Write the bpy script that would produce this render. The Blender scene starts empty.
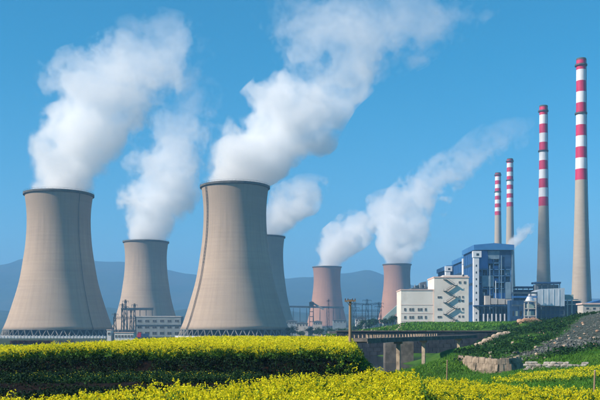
import bpy, bmesh, math, random
import numpy as np
from mathutils import Vector, Matrix, noise as mnoise

R = math.radians
sc = bpy.context.scene
col = sc.collection
rnd = random.Random(7)

# ------------------------------------------------------------------ camera, sky, sun, exposure
EYE = 6.0            # eye height above the level ground of the cooling towers
F = 833.0            # focal length in pixels of the 600 px wide photograph
HOR = 330.0          # row of the horizon in the photograph
cam_d = bpy.data.cameras.new("camera")
cam_d.sensor_width = 36.0
cam_d.lens = F / 600.0 * 36.0
cam_d.shift_y = (HOR - 200.0) / 600.0
cam_d.clip_start = 0.5
cam_d.clip_end = 30000.0
cam = bpy.data.objects.new("camera", cam_d)
cam.location = (0, 0, EYE)
cam.rotation_euler = (R(90), 0, 0)
col.objects.link(cam)
sc.camera = cam

SUN_AZ, SUN_EL = 249.0, 33.0        # clockwise from straight ahead (+Y); 270 is the left of the picture
world = bpy.data.worlds.new("World")
sc.world = world
world.use_nodes = True
wn, wl = world.node_tree.nodes, world.node_tree.links
wn.clear()
sky = wn.new("ShaderNodeTexSky")
sky.sky_type = 'NISHITA'
sky.sun_disc = False
sky.sun_elevation = R(SUN_EL)
sky.sun_rotation = R(SUN_AZ)
sky.altitude = 1500
sky.air_density = 1.0
sky.dust_density = 0.15
sky.ozone_density = 3.0
hsv = wn.new("ShaderNodeHueSaturation")
hsv.inputs["Hue"].default_value = 0.477
hsv.inputs["Saturation"].default_value = 1.45
bg = wn.new("ShaderNodeBackground")
bg.inputs["Strength"].default_value = 0.096
wo = wn.new("ShaderNodeOutputWorld")
wl.new(sky.outputs[0], hsv.inputs["Color"])
wl.new(hsv.outputs[0], bg.inputs[0])
wl.new(bg.outputs[0], wo.inputs[0])

sd = bpy.data.lights.new("sun", 'SUN')
sd.energy = 5.0
sd.angle = R(0.5)
sd.color = (1.0, 0.88, 0.75)
sun = bpy.data.objects.new("sun", sd)
sdir = Vector((math.sin(R(SUN_AZ)) * math.cos(R(SUN_EL)), math.cos(R(SUN_AZ)) * math.cos(R(SUN_EL)), math.sin(R(SUN_EL))))
sun.rotation_euler = sdir.to_track_quat('Z', 'Y').to_euler()
sun.location = (-200, -100, 300)
col.objects.link(sun)

sc.view_settings.view_transform = 'Standard'
sc.view_settings.look = 'None'
sc.view_settings.exposure = 0.72
sc.view_settings.gamma = 1.0
sc.render.engine = 'CYCLES'
cy = sc.cycles
cy.use_denoising = True
cy.use_adaptive_sampling = True
cy.adaptive_threshold = 0.035
cy.max_bounces = 32
cy.diffuse_bounces = 3
cy.glossy_bounces = 3
cy.transmission_bounces = 4
cy.transparent_max_bounces = 12
cy.volume_bounces = 28
cy.volume_max_steps = 256
cy.sample_clamp_indirect = 6.0


# ------------------------------------------------------------------ helpers
def at(px, py, d):
    """Point seen at a photograph pixel, at distance d ahead; used to work out real positions."""
    return Vector(((px - 300.0) / F * d, d, EYE + (HOR - py) / F * d))


def wx(px, d):
    return (px - 300.0) / F * d


def wz(py, d):
    return EYE + (HOR - py) / F * d


def tag(o, label=None, cat=None, group=None, kind=None):
    if label: o["label"] = label
    if cat: o["category"] = cat
    if group: o["group"] = group
    if kind: o["kind"] = kind
    return o


def empty(name, loc=(0, 0, 0), rz=0.0, label=None, cat=None, group=None):
    o = bpy.data.objects.new(name, None)
    o.empty_display_size = 1.0
    o.location = loc
    o.rotation_euler = (0, 0, rz)
    col.objects.link(o)
    return tag(o, label, cat, group)


def link(name, me, parent=None, loc=(0, 0, 0), rot=(0, 0, 0), scale=(1, 1, 1)):
    o = bpy.data.objects.new(name, me)
    col.objects.link(o)
    if parent is not None:
        o.parent = parent
    o.location = loc
    o.rotation_euler = rot
    o.scale = scale
    return o


def copy_tree(o, parent=None):
    c = o.copy()
    col.objects.link(c)
    c.parent = parent
    for ch in list(o.children):
        copy_tree(ch, c)
    return c


class MB:
    """Collects simple solids and links them as one mesh object."""
    def __init__(self):
        self.v, self.f, self.m = [], [], []

    def add(self, vs, fs, mi=0):
        b = len(self.v)
        self.v += [tuple(p) for p in vs]
        self.f += [tuple(b + i for i in q) for q in fs]
        self.m += [mi] * len(fs)
        return self

    def box(self, x0, x1, y0, y1, z0, z1, mi=0):
        vs = [(x0, y0, z0), (x1, y0, z0), (x1, y1, z0), (x0, y1, z0), (x0, y0, z1), (x1, y0, z1), (x1, y1, z1), (x0, y1, z1)]
        return self.add(vs, [(3, 2, 1, 0), (4, 5, 6, 7), (0, 1, 5, 4), (1, 2, 6, 5), (2, 3, 7, 6), (3, 0, 4, 7)], mi)

    def bar(self, a, b, w, h=None, mi=0):
        """Square bar from a to b."""
        a, b = Vector(a), Vector(b)
        d = (b - a).normalized()
        up = Vector((0, 0, 1)) if abs(d.z) < 0.95 else Vector((0, 1, 0))
        s = d.cross(up).normalized() * (w / 2)
        t = s.cross(d).normalized() * ((h or w) / 2)
        vs = [a - s - t, a + s - t, a + s + t, a - s + t, b - s - t, b + s - t, b + s + t, b - s + t]
        return self.add(vs, [(0, 1, 2, 3), (7, 6, 5, 4), (4, 5, 1, 0), (5, 6, 2, 1), (6, 7, 3, 2), (7, 4, 0, 3)], mi)

    def tube(self, a, b, r0, r1, n=8, mi=0, caps=True):
        a, b = Vector(a), Vector(b)
        d = (b - a).normalized()
        up = Vector((0, 0, 1)) if abs(d.z) < 0.95 else Vector((0, 1, 0))
        s = d.cross(up).normalized()
        t = s.cross(d).normalized()
        vs = []
        for p, r in ((a, r0), (b, r1)):
            for k in range(n):
                q = 2 * math.pi * k / n
                vs.append(p + s * (r * math.cos(q)) + t * (r * math.sin(q)))
        fs = [(k, k + n, (k + 1) % n + n, (k + 1) % n) for k in range(n)]
        if caps:
            fs += [tuple(range(n)), tuple(range(2 * n - 1, n - 1, -1))]
        return self.add(vs, fs, mi)

    def lathe(self, prof, n=48, mi=0, closed=False, cap=False):
        """prof: (radius, z) pairs; closed joins last to first."""
        vs, fs = [], []
        m = len(prof)
        for r, z in prof:
            for k in range(n):
                q = 2 * math.pi * k / n
                vs.append((r * math.cos(q), r * math.sin(q), z))
        for j in range(m if closed else m - 1):
            j2 = (j + 1) % m
            for k in range(n):
                k2 = (k + 1) % n
                fs.append((j * n + k, j * n + k2, j2 * n + k2, j2 * n + k))
        if cap:
            fs.append(tuple(range(n - 1, -1, -1)))
            fs.append(tuple((m - 1) * n + k for k in range(n)))
        return self.add(vs, fs, mi)

    def prism(self, poly, y0, y1, mi=0):
        """poly of (x, z) extruded along y."""
        n = len(poly)
        vs = [(x, y0, z) for x, z in poly] + [(x, y1, z) for x, z in poly]
        fs = [tuple(range(n)), tuple(range(2 * n - 1, n - 1, -1))]
        fs += [(k, k + n, (k + 1) % n + n, (k + 1) % n) for k in range(n)]
        return self.add(vs, fs, mi)

    def mesh(self, name, mats, smooth=False):
        me = bpy.data.meshes.new(name)
        me.from_pydata(self.v, [], self.f)
        for m in (mats if isinstance(mats, (list, tuple)) else [mats]):
            me.materials.append(m)
        if any(self.m):
            me.polygons.foreach_set("material_index", self.m)
        if smooth:
            me.polygons.foreach_set("use_smooth", [True] * len(self.f))
        bm = bmesh.new()
        bm.from_mesh(me)
        bmesh.ops.recalc_face_normals(bm, faces=bm.faces)
        bm.to_mesh(me)
        bm.free()
        me.update()
        return me

    def build(self, name, mats, parent=None, loc=(0, 0, 0), rot=(0, 0, 0), smooth=False):
        return link(name, self.mesh(name, mats, smooth), parent, loc, rot)


def box_mesh(name, sx, sy, sz, mat, base=False):
    m = MB()
    z0 = 0 if base else -sz / 2
    m.box(-sx / 2, sx / 2, -sy / 2, sy / 2, z0, z0 + sz)
    return m.mesh(name, mat)


# ------------------------------------------------------------------ materials
class NT:
    def __init__(self, nt):
        self.nt = nt
        self.n, self.l = nt.nodes, nt.links

    def new(self, t, **kw):
        nd = self.n.new(t)
        for k, v in kw.items():
            setattr(nd, k, v)
        return nd

    def put(self, sock, val):
        if isinstance(val, bpy.types.NodeSocket):
            self.l.new(val, sock)
        elif val is not None:
            sock.default_value = val

    def math(self, op, a, b=None, c=None, clamp=False):
        nd = self.new("ShaderNodeMath", operation=op, use_clamp=clamp)
        for s, v in zip(nd.inputs, (a, b, c)):
            self.put(s, v)
        return nd.outputs[0]

    def vmath(self, op, a, b=None):
        nd = self.new("ShaderNodeVectorMath", operation=op)
        self.put(nd.inputs[0], a)
        if b is not None:
            self.put(nd.inputs[1], b)
        return nd.outputs[0]

    def noise(self, vec, scale, detail=4.0, rough=0.55, dist=0.0):
        nd = self.new("ShaderNodeTexNoise")
        self.put(nd.inputs["Vector"], vec)
        nd.inputs["Scale"].default_value = scale
        nd.inputs["Detail"].default_value = detail
        nd.inputs["Roughness"].default_value = rough
        nd.inputs["Distortion"].default_value = dist
        return nd

    def ramp(self, fac, stops, interp='LINEAR'):
        nd = self.new("ShaderNodeValToRGB")
        nd.color_ramp.interpolation = interp
        el = nd.color_ramp.elements
        while len(el) < len(stops):
            el.new(0.5)
        for e, (p, c) in zip(el, stops):
            e.position = p
            e.color = (c[0], c[1], c[2], 1) if len(c) == 3 else c
        self.put(nd.inputs[0], fac)
        return nd.outputs[0]

    def mix(self, fac, a, b, blend='MIX'):
        nd = self.new("ShaderNodeMix", data_type='RGBA', blend_type=blend)
        self.put(nd.inputs[0], fac)
        self.put(nd.inputs[6], a if isinstance(a, bpy.types.NodeSocket) else (*a, 1))
        self.put(nd.inputs[7], b if isinstance(b, bpy.types.NodeSocket) else (*b, 1))
        return nd.outputs[2]


def mat_base(name):
    m = bpy.data.materials.new(name)
    m.use_nodes = True
    m.node_tree.nodes.clear()
    t = NT(m.node_tree)
    out = t.new("ShaderNodeOutputMaterial")
    return m, t, out


def surf(name, c1, c2=None, scale=1.0, rough=0.8, stretch=(1, 1, 1), bump=0.0, bscale=None, metallic=0.0, spec=0.3,
         c3=None, s3=0.1, lo=0.35, hi=0.65, translucent=0.0, island=0.0):
    """Weathered surface: two tones mixed by noise in world space, a third tone in large stains, fine relief."""
    m, t, out = mat_base(name)
    b = t.new("ShaderNodeBsdfPrincipled")
    geo = t.new("ShaderNodeNewGeometry")
    mp = t.new("ShaderNodeMapping")
    mp.inputs["Scale"].default_value = stretch
    t.l.new(geo.outputs["Position"], mp.inputs["Vector"])
    vec = mp.outputs[0]
    if c2 is not None:
        nz = t.noise(vec, scale, 6.0, 0.6)
        cc = t.ramp(nz.outputs[0], [(lo, c1), (hi, c2)])
    else:
        cc = t.mix(0.0, c1, c1)
    if c3 is not None:
        n3 = t.noise(geo.outputs["Position"], s3, 4.0, 0.6)
        f3 = t.ramp(n3.outputs[0], [(0.5, (0, 0, 0)), (0.68, (1, 1, 1))])
        cc = t.mix(f3, cc, c3)
    if island:
        k = t.math('MULTIPLY_ADD', geo.outputs["Random Per Island"], 2 * island, 1 - island)
        hs = t.new("ShaderNodeHueSaturation")
        t.l.new(k, hs.inputs["Value"])
        t.l.new(cc, hs.inputs["Color"])
        cc = hs.outputs[0]
    t.l.new(cc, b.inputs["Base Color"])
    b.inputs["Roughness"].default_value = rough
    b.inputs["Metallic"].default_value = metallic
    b.inputs["Specular IOR Level"].default_value = spec
    if bump:
        nb = t.noise(vec, bscale or scale * 4, 5.0, 0.6)
        bp = t.new("ShaderNodeBump")
        bp.inputs["Strength"].default_value = 0.6
        bp.inputs["Distance"].default_value = bump
        t.l.new(nb.outputs[0], bp.inputs["Height"])
        t.l.new(bp.outputs[0], b.inputs["Normal"])
    if translucent:
        tr = t.new("ShaderNodeBsdfTranslucent")
        t.l.new(cc, tr.inputs["Color"])
        mx = t.new("ShaderNodeMixShader")
        mx.inputs[0].default_value = translucent
        t.l.new(b.outputs[0], mx.inputs[1])
        t.l.new(tr.outputs[0], mx.inputs[2])
        t.l.new(mx.outputs[0], out.inputs["Surface"])
    else:
        t.l.new(b.outputs[0], out.inputs["Surface"])
    return m


def tower_concrete(name, c1, c2, streak, rain=True):
    """Slip-formed concrete: horizontal lift bands, rain streaks, broad blotches."""
    m, t, out = mat_base(name)
    b = t.new("ShaderNodeBsdfPrincipled")
    tc = t.new("ShaderNodeTexCoord")
    sx = t.new("ShaderNodeSeparateXYZ")
    t.l.new(tc.outputs["Object"], sx.inputs[0])
    ang = t.math('ARCTAN2', sx.outputs[1], sx.outputs[0])
    # lift bands
    cb = t.new("ShaderNodeCombineXYZ")
    t.l.new(t.math('MULTIPLY', ang, 0.6), cb.inputs[0])
    t.l.new(t.math('MULTIPLY', sx.outputs[2], 0.62), cb.inputs[2])
    n1 = t.noise(cb.outputs[0], 1.0, 3.0, 0.65)
    # streaks
    cs = t.new("ShaderNodeCombineXYZ")
    t.l.new(t.math('MULTIPLY', ang, 26.0), cs.inputs[0])
    t.l.new(t.math('MULTIPLY', sx.outputs[2], 0.02), cs.inputs[2])
    n2 = t.noise(cs.outputs[0], 1.0, 5.0, 0.6)
    n3 = t.noise(tc.outputs["Object"], 0.035, 5.0, 0.6)
    base = t.ramp(n1.outputs[0], [(0.15, c1), (0.85, c2)])
    st = t.ramp(n2.outputs[0], [(0.45, (0, 0, 0)), (0.75, (1, 1, 1))])
    c = t.mix(t.math('MULTIPLY', st, 0.4), base, streak)
    bl = t.ramp(n3.outputs[0], [(0.42, (0, 0, 0)), (0.72, (1, 1, 1))])
    c = t.mix(t.math('MULTIPLY', bl, 0.35), c, (c2[0] * 1.12, c2[1] * 1.08, c2[2] * 1.02))
    # formwork joints every 1.5 m
    fr = t.math('FRACT', t.math('MULTIPLY', sx.outputs[2], 1 / 1.5))
    jl = t.math('LESS_THAN', fr, 0.09)
    c = t.mix(t.math('MULTIPLY', jl, 0.08), c, streak)
    n4 = t.noise(cs.outputs[0], 0.45, 3.0, 0.6)
    n5 = t.noise(tc.outputs["Object"], 0.018, 3.0, 0.5)
    hi = t.math('MULTIPLY', t.math('SUBTRACT', t.math('MULTIPLY_ADD', n4.outputs[0], 60.0, sx.outputs[2]), 92.0), 0.03, clamp=True)
    c = t.mix(t.math('MULTIPLY', t.math('MULTIPLY', hi, n5.outputs[0]), 0.75 if rain else 0.0), c, (streak[0] * 0.75, streak[1] * 0.8, streak[2] * 0.85))
    t.l.new(c, b.inputs["Base Color"])
    b.inputs["Roughness"].default_value = 0.9
    b.inputs["Specular IOR Level"].default_value = 0.15
    bp = t.new("ShaderNodeBump")
    bp.inputs["Strength"].default_value = 0.5
    bp.inputs["Distance"].default_value = 0.15
    t.l.new(n1.outputs[0], bp.inputs["Height"])
    t.l.new(bp.outputs[0], b.inputs["Normal"])
    t.l.new(b.outputs[0], out.inputs["Surface"])
    return m


M = {}
M['tower'] = tower_concrete('tower_concrete', (0.36, 0.275, 0.21), (0.47, 0.365, 0.28), (0.23, 0.18, 0.14))
M['tower_far'] = tower_concrete('tower_concrete_reddish', (0.35, 0.185, 0.125), (0.44, 0.25, 0.175), (0.25, 0.14, 0.10))
M['rim'] = surf('rim_concrete', (0.07, 0.07, 0.065), (0.13, 0.125, 0.115), 0.3, 0.9)
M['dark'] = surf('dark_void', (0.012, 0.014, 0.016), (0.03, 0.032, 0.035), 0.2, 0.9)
M['leg'] = surf('leg_concrete', (0.17, 0.16, 0.145), (0.26, 0.245, 0.22), 0.4, 0.9)
M['palewall'] = surf('pale_concrete', (0.5, 0.5, 0.49), (0.66, 0.65, 0.63), 0.3, 0.9)
M['darksteel'] = surf('dark_steel', (0.045, 0.05, 0.055), (0.09, 0.095, 0.10), 0.6, 0.6)
M['greysteel'] = surf('grey_steel', (0.18, 0.2, 0.22), (0.28, 0.3, 0.32), 0.5, 0.6)
M['chim'] = tower_concrete('chimney_concrete', (0.35, 0.30, 0.245), (0.44, 0.38, 0.315), (0.23, 0.20, 0.17), False)
M['red'] = surf('red_paint', (0.42, 0.012, 0.06), (0.58, 0.03, 0.11), 0.25, 0.6, (1, 1, 0.2))
M['white'] = surf('white_paint', (0.60, 0.60, 0.62), (0.80, 0.80, 0.81), 0.25, 0.6, (1, 1, 0.2))

# ------------------------------------------------------------------ cooling towers
# photograph rows and widths of the two front towers, as fractions of height and of top radius
PROF = [(0.055, 1.62), (0.10, 1.535), (0.155, 1.45), (0.26, 1.305), (0.33, 1.215), (0.40, 1.14), (0.47, 1.085), (0.55, 1.03),
        (0.62, 0.985), (0.70, 0.952), (0.78, 0.935), (0.85, 0.935), (0.92, 0.955), (0.965, 0.98), (1.0, 1.0)]


def smooth_prof(pts, n):
    zs = np.array([p[0] for p in pts]); rs = np.array([p[1] for p in pts])
    # Catmull-Rom by cubic hermite
    m = np.gradient(rs, zs)
    q = np.linspace(zs[0], zs[-1], n)
    i = np.clip(np.searchsorted(zs, q) - 1, 0, len(zs) - 2)
    h = zs[i + 1] - zs[i]
    t = (q - zs[i]) / h
    r = ((2 * t**3 - 3 * t**2 + 1) * rs[i] + (t**3 - 2 * t**2 + t) * h * m[i] + (-2 * t**3 + 3 * t**2) * rs[i + 1] + (t**3 - t**2) * h * m[i + 1])
    return list(zip(q, r))


def cooling_tower(px, d, top_y, top_w, base_z, label, mat, legs=44, flare=1.0, ladder=None, nseg=96, detail=True, rungs=True):
    x = wx(px, d)
    ztop = wz(top_y, d)
    H = ztop - base_z
    rt = top_w / 2 / F * d
    root = empty('cooling_tower', (x, d, base_z), 0, label, 'cooling tower', 'cooling towers')
    prof = [(1.0 + (r - 1.0) * (flare if r > 1 else 1.0), z) for z, r in smooth_prof(PROF, 44)]
    outer = [(r * rt, z * H) for r, z in prof]
    inner = [(r - 0.35 - 0.5 * (1 - z / H), z) for r, z in outer]
    m = MB()
    m.lathe(outer + inner[::-1], nseg, closed=True)
    m.build('shell', mat, root, smooth=True)
    # stiffening lip and walkway at the top
    m = MB()
    m.lathe([(rt + 0.02, H - 1.7), (rt + 1.15, H - 1.25), (rt + 1.15, H + 0.25), (rt - 0.25, H + 0.25), (rt - 0.25, H - 0.02), (rt + 0.02, H - 0.02)], nseg, closed=True)
    m.build('rim', M['rim'], root)
    if detail:
        m = MB()
        for k in range(60):
            q = 2 * math.pi * k / 60
            m.bar(((rt + 1.0) * math.cos(q), (rt + 1.0) * math.sin(q), H + 0.25), ((rt + 1.0) * math.cos(q), (rt + 1.0) * math.sin(q), H + 1.3), 0.09)
        m.lathe([(rt + 0.95, H + 1.25), (rt + 1.05, H + 1.25), (rt + 1.05, H + 1.35), (rt + 0.95, H + 1.35)], 60, closed=True)
        m.build('railing', M['darksteel'], root)
    # ring of slanted legs carrying the shell
    zl = outer[0][1]
    rl = outer[0][0] - 0.5
    rb = rl + 2.2
    m = MB()
    m.lathe([(rl - 0.9, zl - 0.35), (rl + 0.7, zl - 0.35), (rl + 0.7, zl + 0.5), (rl - 0.9, zl + 0.5)], nseg, closed=True)
    m.build('lintel_ring', M['leg'], root)
    if legs:
        da = math.pi / legs
        meshes = []
        for s in (-1, 1):
            m = MB()
            m.bar((rb, 0, 0.2), (rl * math.cos(s * da * 0.86), rl * math.sin(s * da * 0.86), zl - 0.6), 0.62)
            meshes.append(m.mesh('leg', M['leg']))
        for k in range(legs):
            for me in meshes:
                link('leg', me, root, rot=(0, 0, 2 * math.pi * k / legs))
    # near-black sheet standing in for the dark hollow behind the legs, basin
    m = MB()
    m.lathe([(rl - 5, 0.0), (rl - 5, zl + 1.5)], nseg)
    m.build('hollow_backing', M['dark'], root)
    m = MB()
    m.lathe([(rb + 2.4, -0.5), (rb + 2.4, 1.5), (rb + 1.9, 1.5), (rb + 1.9, -0.5)], nseg, closed=True)
    m.build('basin_wall', M['palewall'], root)
    if ladder is not None:
        # caged ladder running up the shell at the given bearing
        lad = MB()
        ca, sa = math.cos(ladder), math.sin(ladder)
        tx, ty = -sa, ca
        pts = [(r + 0.55, z) for r, z in outer]
        for (r0, z0), (r1, z1) in zip(pts[:-1], pts[1:]):
            for s in ((-0.7, 0.7) if rungs else (0.0,)):
                lad.bar((r0 * ca + tx * s, r0 * sa + ty * s, z0), (r1 * ca + tx * s, r1 * sa + ty * s, z1), 0.36 if rungs else 0.28)
        ld = lad.build('ladder', M['darksteel'], root)
        rung = box_mesh('rung', 0.32, 1.9, 0.32, M['darksteel'])
        zz = 58.0
        while rungs and zz < H - 2:
            r = np.interp(zz, [p[1] for p in pts], [p[0] for p in pts])
            link('rung', rung, ld, (r * ca, r * sa, zz), (0, 0, ladder))
            zz += 2.6
    return root, (x, d, ztop, rt)


T1, P1 = cooling_tower(59, 675, 194.5, 66, 0, 'large concrete cooling tower at the far left with white steam above', M['tower'], 44, 1.0, R(-38), rungs=False)
T2, P2 = cooling_tower(146, 1000, 242, 44, 0, 'mid-distance cooling tower behind the grey switchgear building', M['tower'], 40, 0.9)
T3, P3 = cooling_tower(235, 655, 187, 67, 0, 'largest cooling tower with a dark ladder up its sunlit side', M['tower'], 44, 1.0, R(217))
T4, P4 = cooling_tower(264, 1010, 237, 41, 0, 'shaded cooling tower half hidden behind the largest one', M['tower'], 40, 0.92)
T5, P5 = cooling_tower(327, 1560, 267, 28.5, 6, 'small distant reddish cooling tower behind the conveyor gallery', M['tower_far'], 36, 0.78, detail=False)
T6, P6 = cooling_tower(397, 1500, 264.5, 28, 6, 'small distant reddish cooling tower beside the cream office block', M['tower_far'], 36, 0.8, detail=False)


# ------------------------------------------------------------------ steam
def steam(name, pts, d, seed, label, dens=0.05, drift=0.25, nscale=0.045, k=1.0, cat='steam', group='steam plumes over the cooling towers', start=None, warp=1.0):
    """pts: (px, py, radius px, density) up the plume's axis. A closed lumpy hull filled with vapour that thins to its edge."""
    P = [(wx(px, d), wz(py, d), r / F * d, q) for px, py, r, q in pts]
    x0 = P[0][0]
    zb, zt = P[0][1], P[-1][1]
    L = zt - zb
    W = max(max(abs(p[0] - x0) for p in P), 1.0) * 1.05
    RM = max(p[2] for p in P) * 1.05
    zs = [(p[1] - zb) / L for p in P]
    # hull
    n, mrows = 36, 40
    vs, fs = [], []
    off = Vector((seed * 13.1, seed * 7.7, seed * 3.3))
    hull = 1.34
    def axis(t):
        xx = np.interp(t, zs, [p[0] - x0 for p in P])
        rr = np.interp(t, zs, [p[2] for p in P])
        return xx, rr
    for j in range(mrows + 1):
        t = j / mrows
        xx, rr = axis(t)
        grow = min(1.0, t / 0.12)
        endc = math.sqrt(max(0.0, 1 - max(0.0, (t - 0.9) / 0.1) ** 2)) if t > 0.9 else 1.0
        for i in range(n):
            q = 2 * math.pi * i / n
            h = 1.0 + (hull - 1.0) * grow
            lump = mnoise.noise(Vector((math.cos(q) * 1.3, math.sin(q) * 1.3, t * L / max(rr, 8) * 0.8)) + off)
            r = rr * (h + 0.16 * lump * grow) * max(endc, 0.02)
            if j == 0: r = rr * 0.98
            vs.append((xx + r * math.cos(q), drift * xx + r * math.sin(q), t * L))
    for j in range(mrows):
        for i in range(n):
            i2 = (i + 1) % n
            fs.append((j * n + i, j * n + i2, (j + 1) * n + i2, (j + 1) * n + i))
    fs.append(tuple(range(n - 1, -1, -1)))
    fs.append(tuple(mrows * n + i for i in range(n)))
    mb = MB().add(vs, fs)
    m, t, out = mat_base(name + '_vapour')
    tc = t.new("ShaderNodeTexCoord")
    sx = t.new("ShaderNodeSeparateXYZ")
    co = tc.outputs["Object"]
    # domain warp for billows
    nw = t.noise(t.vmath('ADD', co, (seed * 31.0, seed * 17.0, seed * 5.0)), nscale * 0.55, 2.0, 0.5)
    wv = t.vmath('SUBTRACT', nw.outputs["Color"], (0.5, 0.5, 0.5))
    sc_ = t.new("ShaderNodeVectorMath", operation='SCALE')
    t.l.new(wv, sc_.inputs[0])
    sz = t.new("ShaderNodeSeparateXYZ")
    t.l.new(co, sz.inputs[0])
    lift = t.math('MULTIPLY', t.math('MULTIPLY', sz.outputs[2], 1 / 30.0, clamp=True), RM * 1.7 * warp)
    t.l.new(lift, sc_.inputs["Scale"])
    cw = t.vmath('ADD', co, sc_.outputs[0])
    t.l.new(cw, sx.inputs[0])
    zt_ = t.math('MULTIPLY', sx.outputs[2], 1.0 / L, clamp=True)

    def fcurve(vals):
        nd = t.new("ShaderNodeFloatCurve")
        cv = nd.mapping.curves[0]
        pts_ = sorted(zip(zs, vals))
        while len(cv.points) < len(pts_):
            cv.points.new(0.5, 0.5)
        for c, (a, b) in zip(cv.points, pts_):
            c.location = (a, b)
            c.handle_type = 'AUTO_CLAMPED'
        nd.mapping.use_clip = True
        nd.mapping.update()
        t.l.new(zt_, nd.inputs["Value"])
        return nd.outputs[0]
    ax = t.math('MULTIPLY_ADD', fcurve([(p[0] - x0) / W * 0.5 + 0.5 for p in P]), 2 * W, -W)
    rad = t.math('MULTIPLY', fcurve([p[2] / RM for p in P]), RM)
    dq = fcurve([p[3] for p in P])
    dx = t.math('SUBTRACT', sx.outputs[0], ax)
    dy = t.math('SUBTRACT', sx.outputs[1], t.math('MULTIPLY', ax, drift))
    rr = t.math('SQRT', t.math('ADD', t.math('MULTIPLY', dx, dx), t.math('MULTIPLY', dy, dy)))
    s = t.math('SUBTRACT', 1.0, t.math('DIVIDE', rr, rad))          # 1 on the axis, 0 at the edge
    nz = t.noise(t.vmath('ADD', co, (seed * 11.0, seed * 23.0, seed * 41.0)), nscale, 5.0, 0.68)
    vo = t.new("ShaderNodeTexVoronoi", feature='F1')
    vo.inputs["Scale"].default_value = nscale * 0.8
    t.l.new(t.vmath('ADD', cw, (seed * 5.0, seed * 3.0, seed * 9.0)), vo.inputs["Vector"])
    nn = t.math('ADD', t.math('MULTIPLY', t.math('SUBTRACT', nz.outputs[0], 0.5), 0.95), t.math('MULTIPLY', t.math('SUBTRACT', 0.46, vo.outputs["Distance"]), 0.42))
    # the ragged share of the density grows as the vapour thins
    amp = t.math('MULTIPLY_ADD', t.math('SUBTRACT', 1.0, dq), 3.3, 2.6 * k)
    e = t.math('ADD', t.math('MULTIPLY', s, 2.0), t.math('MULTIPLY', nn, amp))
    e = t.math('ADD', e, t.math('MULTIPLY_ADD', t.math('SUBTRACT', 1.0, dq), -0.42, 0.14))
    e = t.math('MULTIPLY', e, 2.0, clamp=True)
    dd = t.math('MULTIPLY', t.math('MULTIPLY', e, e), t.math('MULTIPLY', dq, dens))
    pv = t.new("ShaderNodeVolumePrincipled")
    pv.inputs["Color"].default_value = (0.997, 0.997, 0.997, 1)
    pv.inputs["Anisotropy"].default_value = 0.1
    t.l.new(dd, pv.inputs["Density"])
    t.l.new(pv.outputs[0], out.inputs["Volume"])
    m.cycles.volume_step_rate = 0.36
    o = mb.build('steam_plume', m, None, (x0, d, zb), smooth=True)
    return tag(o, label, cat, group)


steam('plume_a', [(61, 195, 30, 1), (67, 175, 34, 1), (78, 150, 40, .9), (89, 122, 48, .74), (96, 98, 54, .6), (116, 76, 68, .42), (134, 58, 64, .28), (152, 38, 48, .17), (160, 4, 32, .05)],
      675, 1, 'thick steam plume rising from the cooling tower at the far left', 0.082, warp=0.8)
steam('plume_b', [(146, 242.5, 20, 1), (150, 225, 25, 1), (157, 205, 33, .85), (162, 185, 37, .62), (170, 160, 38, .38), (178, 132, 38, .2), (182, 100, 34, .09), (186, 70, 26, .03)],
      1000, 2, 'short steam plume from the tower behind the switchgear building', 0.08)
steam('plume_c', [(235, 187.5, 31.5, 1), (247, 170, 42, 1), (264, 148, 52, .95), (280, 122, 50, .82), (296, 100, 48, .68), (318, 78, 50, .48), (342, 58, 62, .28), (360, 36, 80, .17), (372, 14, 94, .12), (384, -16, 100, .08)],
      655, 3, 'longest steam plume slanting up from the largest cooling tower', 0.082)
steam('plume_d', [(266, 237.5, 18, 1), (276, 222, 22, .95), (290, 206, 25, .8), (302, 190, 26, .48), (309, 172, 20, .1)],
      1010, 4, 'small steam plume from the half hidden shaded tower', 0.08)
steam('plume_e', [(328, 267.5, 12.5, 1), (333, 254, 18, 1), (344, 241, 25, .9), (359, 228, 29, .72), (374, 214, 29, .5), (390, 199, 26, .25), (402, 184, 18, .05)],
      1560, 5, 'steam plume from the distant tower behind the conveyor gallery', 0.06, nscale=0.038)
steam('plume_f', [(397, 265, 12.5, 1), (401, 250, 19, 1), (406, 230, 26, .85), (413, 208, 29, .6), (428, 186, 30, .42), (447, 169, 32, .28), (472, 154, 32, .18), (498, 139, 30, .11), (530, 110, 28, .035)],
      1500, 6, 'steam plume trailing far to the right from the tower beside the office block', 0.06, nscale=0.038)

# ------------------------------------------------------------------ ground
def sstep(a, b, x):
    t = np.clip((np.asarray(x, float) - a) / (b - a), 0, 1)
    return t * t * (3 - 2 * t)


def vnoise(x, y, seed=0):
    """Smooth value noise on arrays, -1..1."""
    xi, yi = np.floor(x).astype(np.int64), np.floor(y).astype(np.int64)
    fx, fy = x - xi, y - yi
    fx, fy = fx * fx * (3 - 2 * fx), fy * fy * (3 - 2 * fy)
    def hsh(i, j):
        n = (i * 374761393 + j * 668265263 + seed * 982451653) & 0x7fffffff
        n = ((n ^ (n >> 13)) * 1274126177) & 0x7fffffff
        return ((n ^ (n >> 16)) & 0xffff) / 32767.5 - 1.0
    a, b, c, d = hsh(xi, yi), hsh(xi + 1, yi), hsh(xi, yi + 1), hsh(xi + 1, yi + 1)
    return (a * (1 - fx) + b * fx) * (1 - fy) + (c * (1 - fx) + d * fx) * fy


def fbm(x, y, seed=0, octv=4):
    s, a = 0, 1.0
    for k in range(octv):
        s = s + a * vnoise(x * 2**k, y * 2**k, seed + k)
        a *= 0.5
    return s / 1.9


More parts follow.
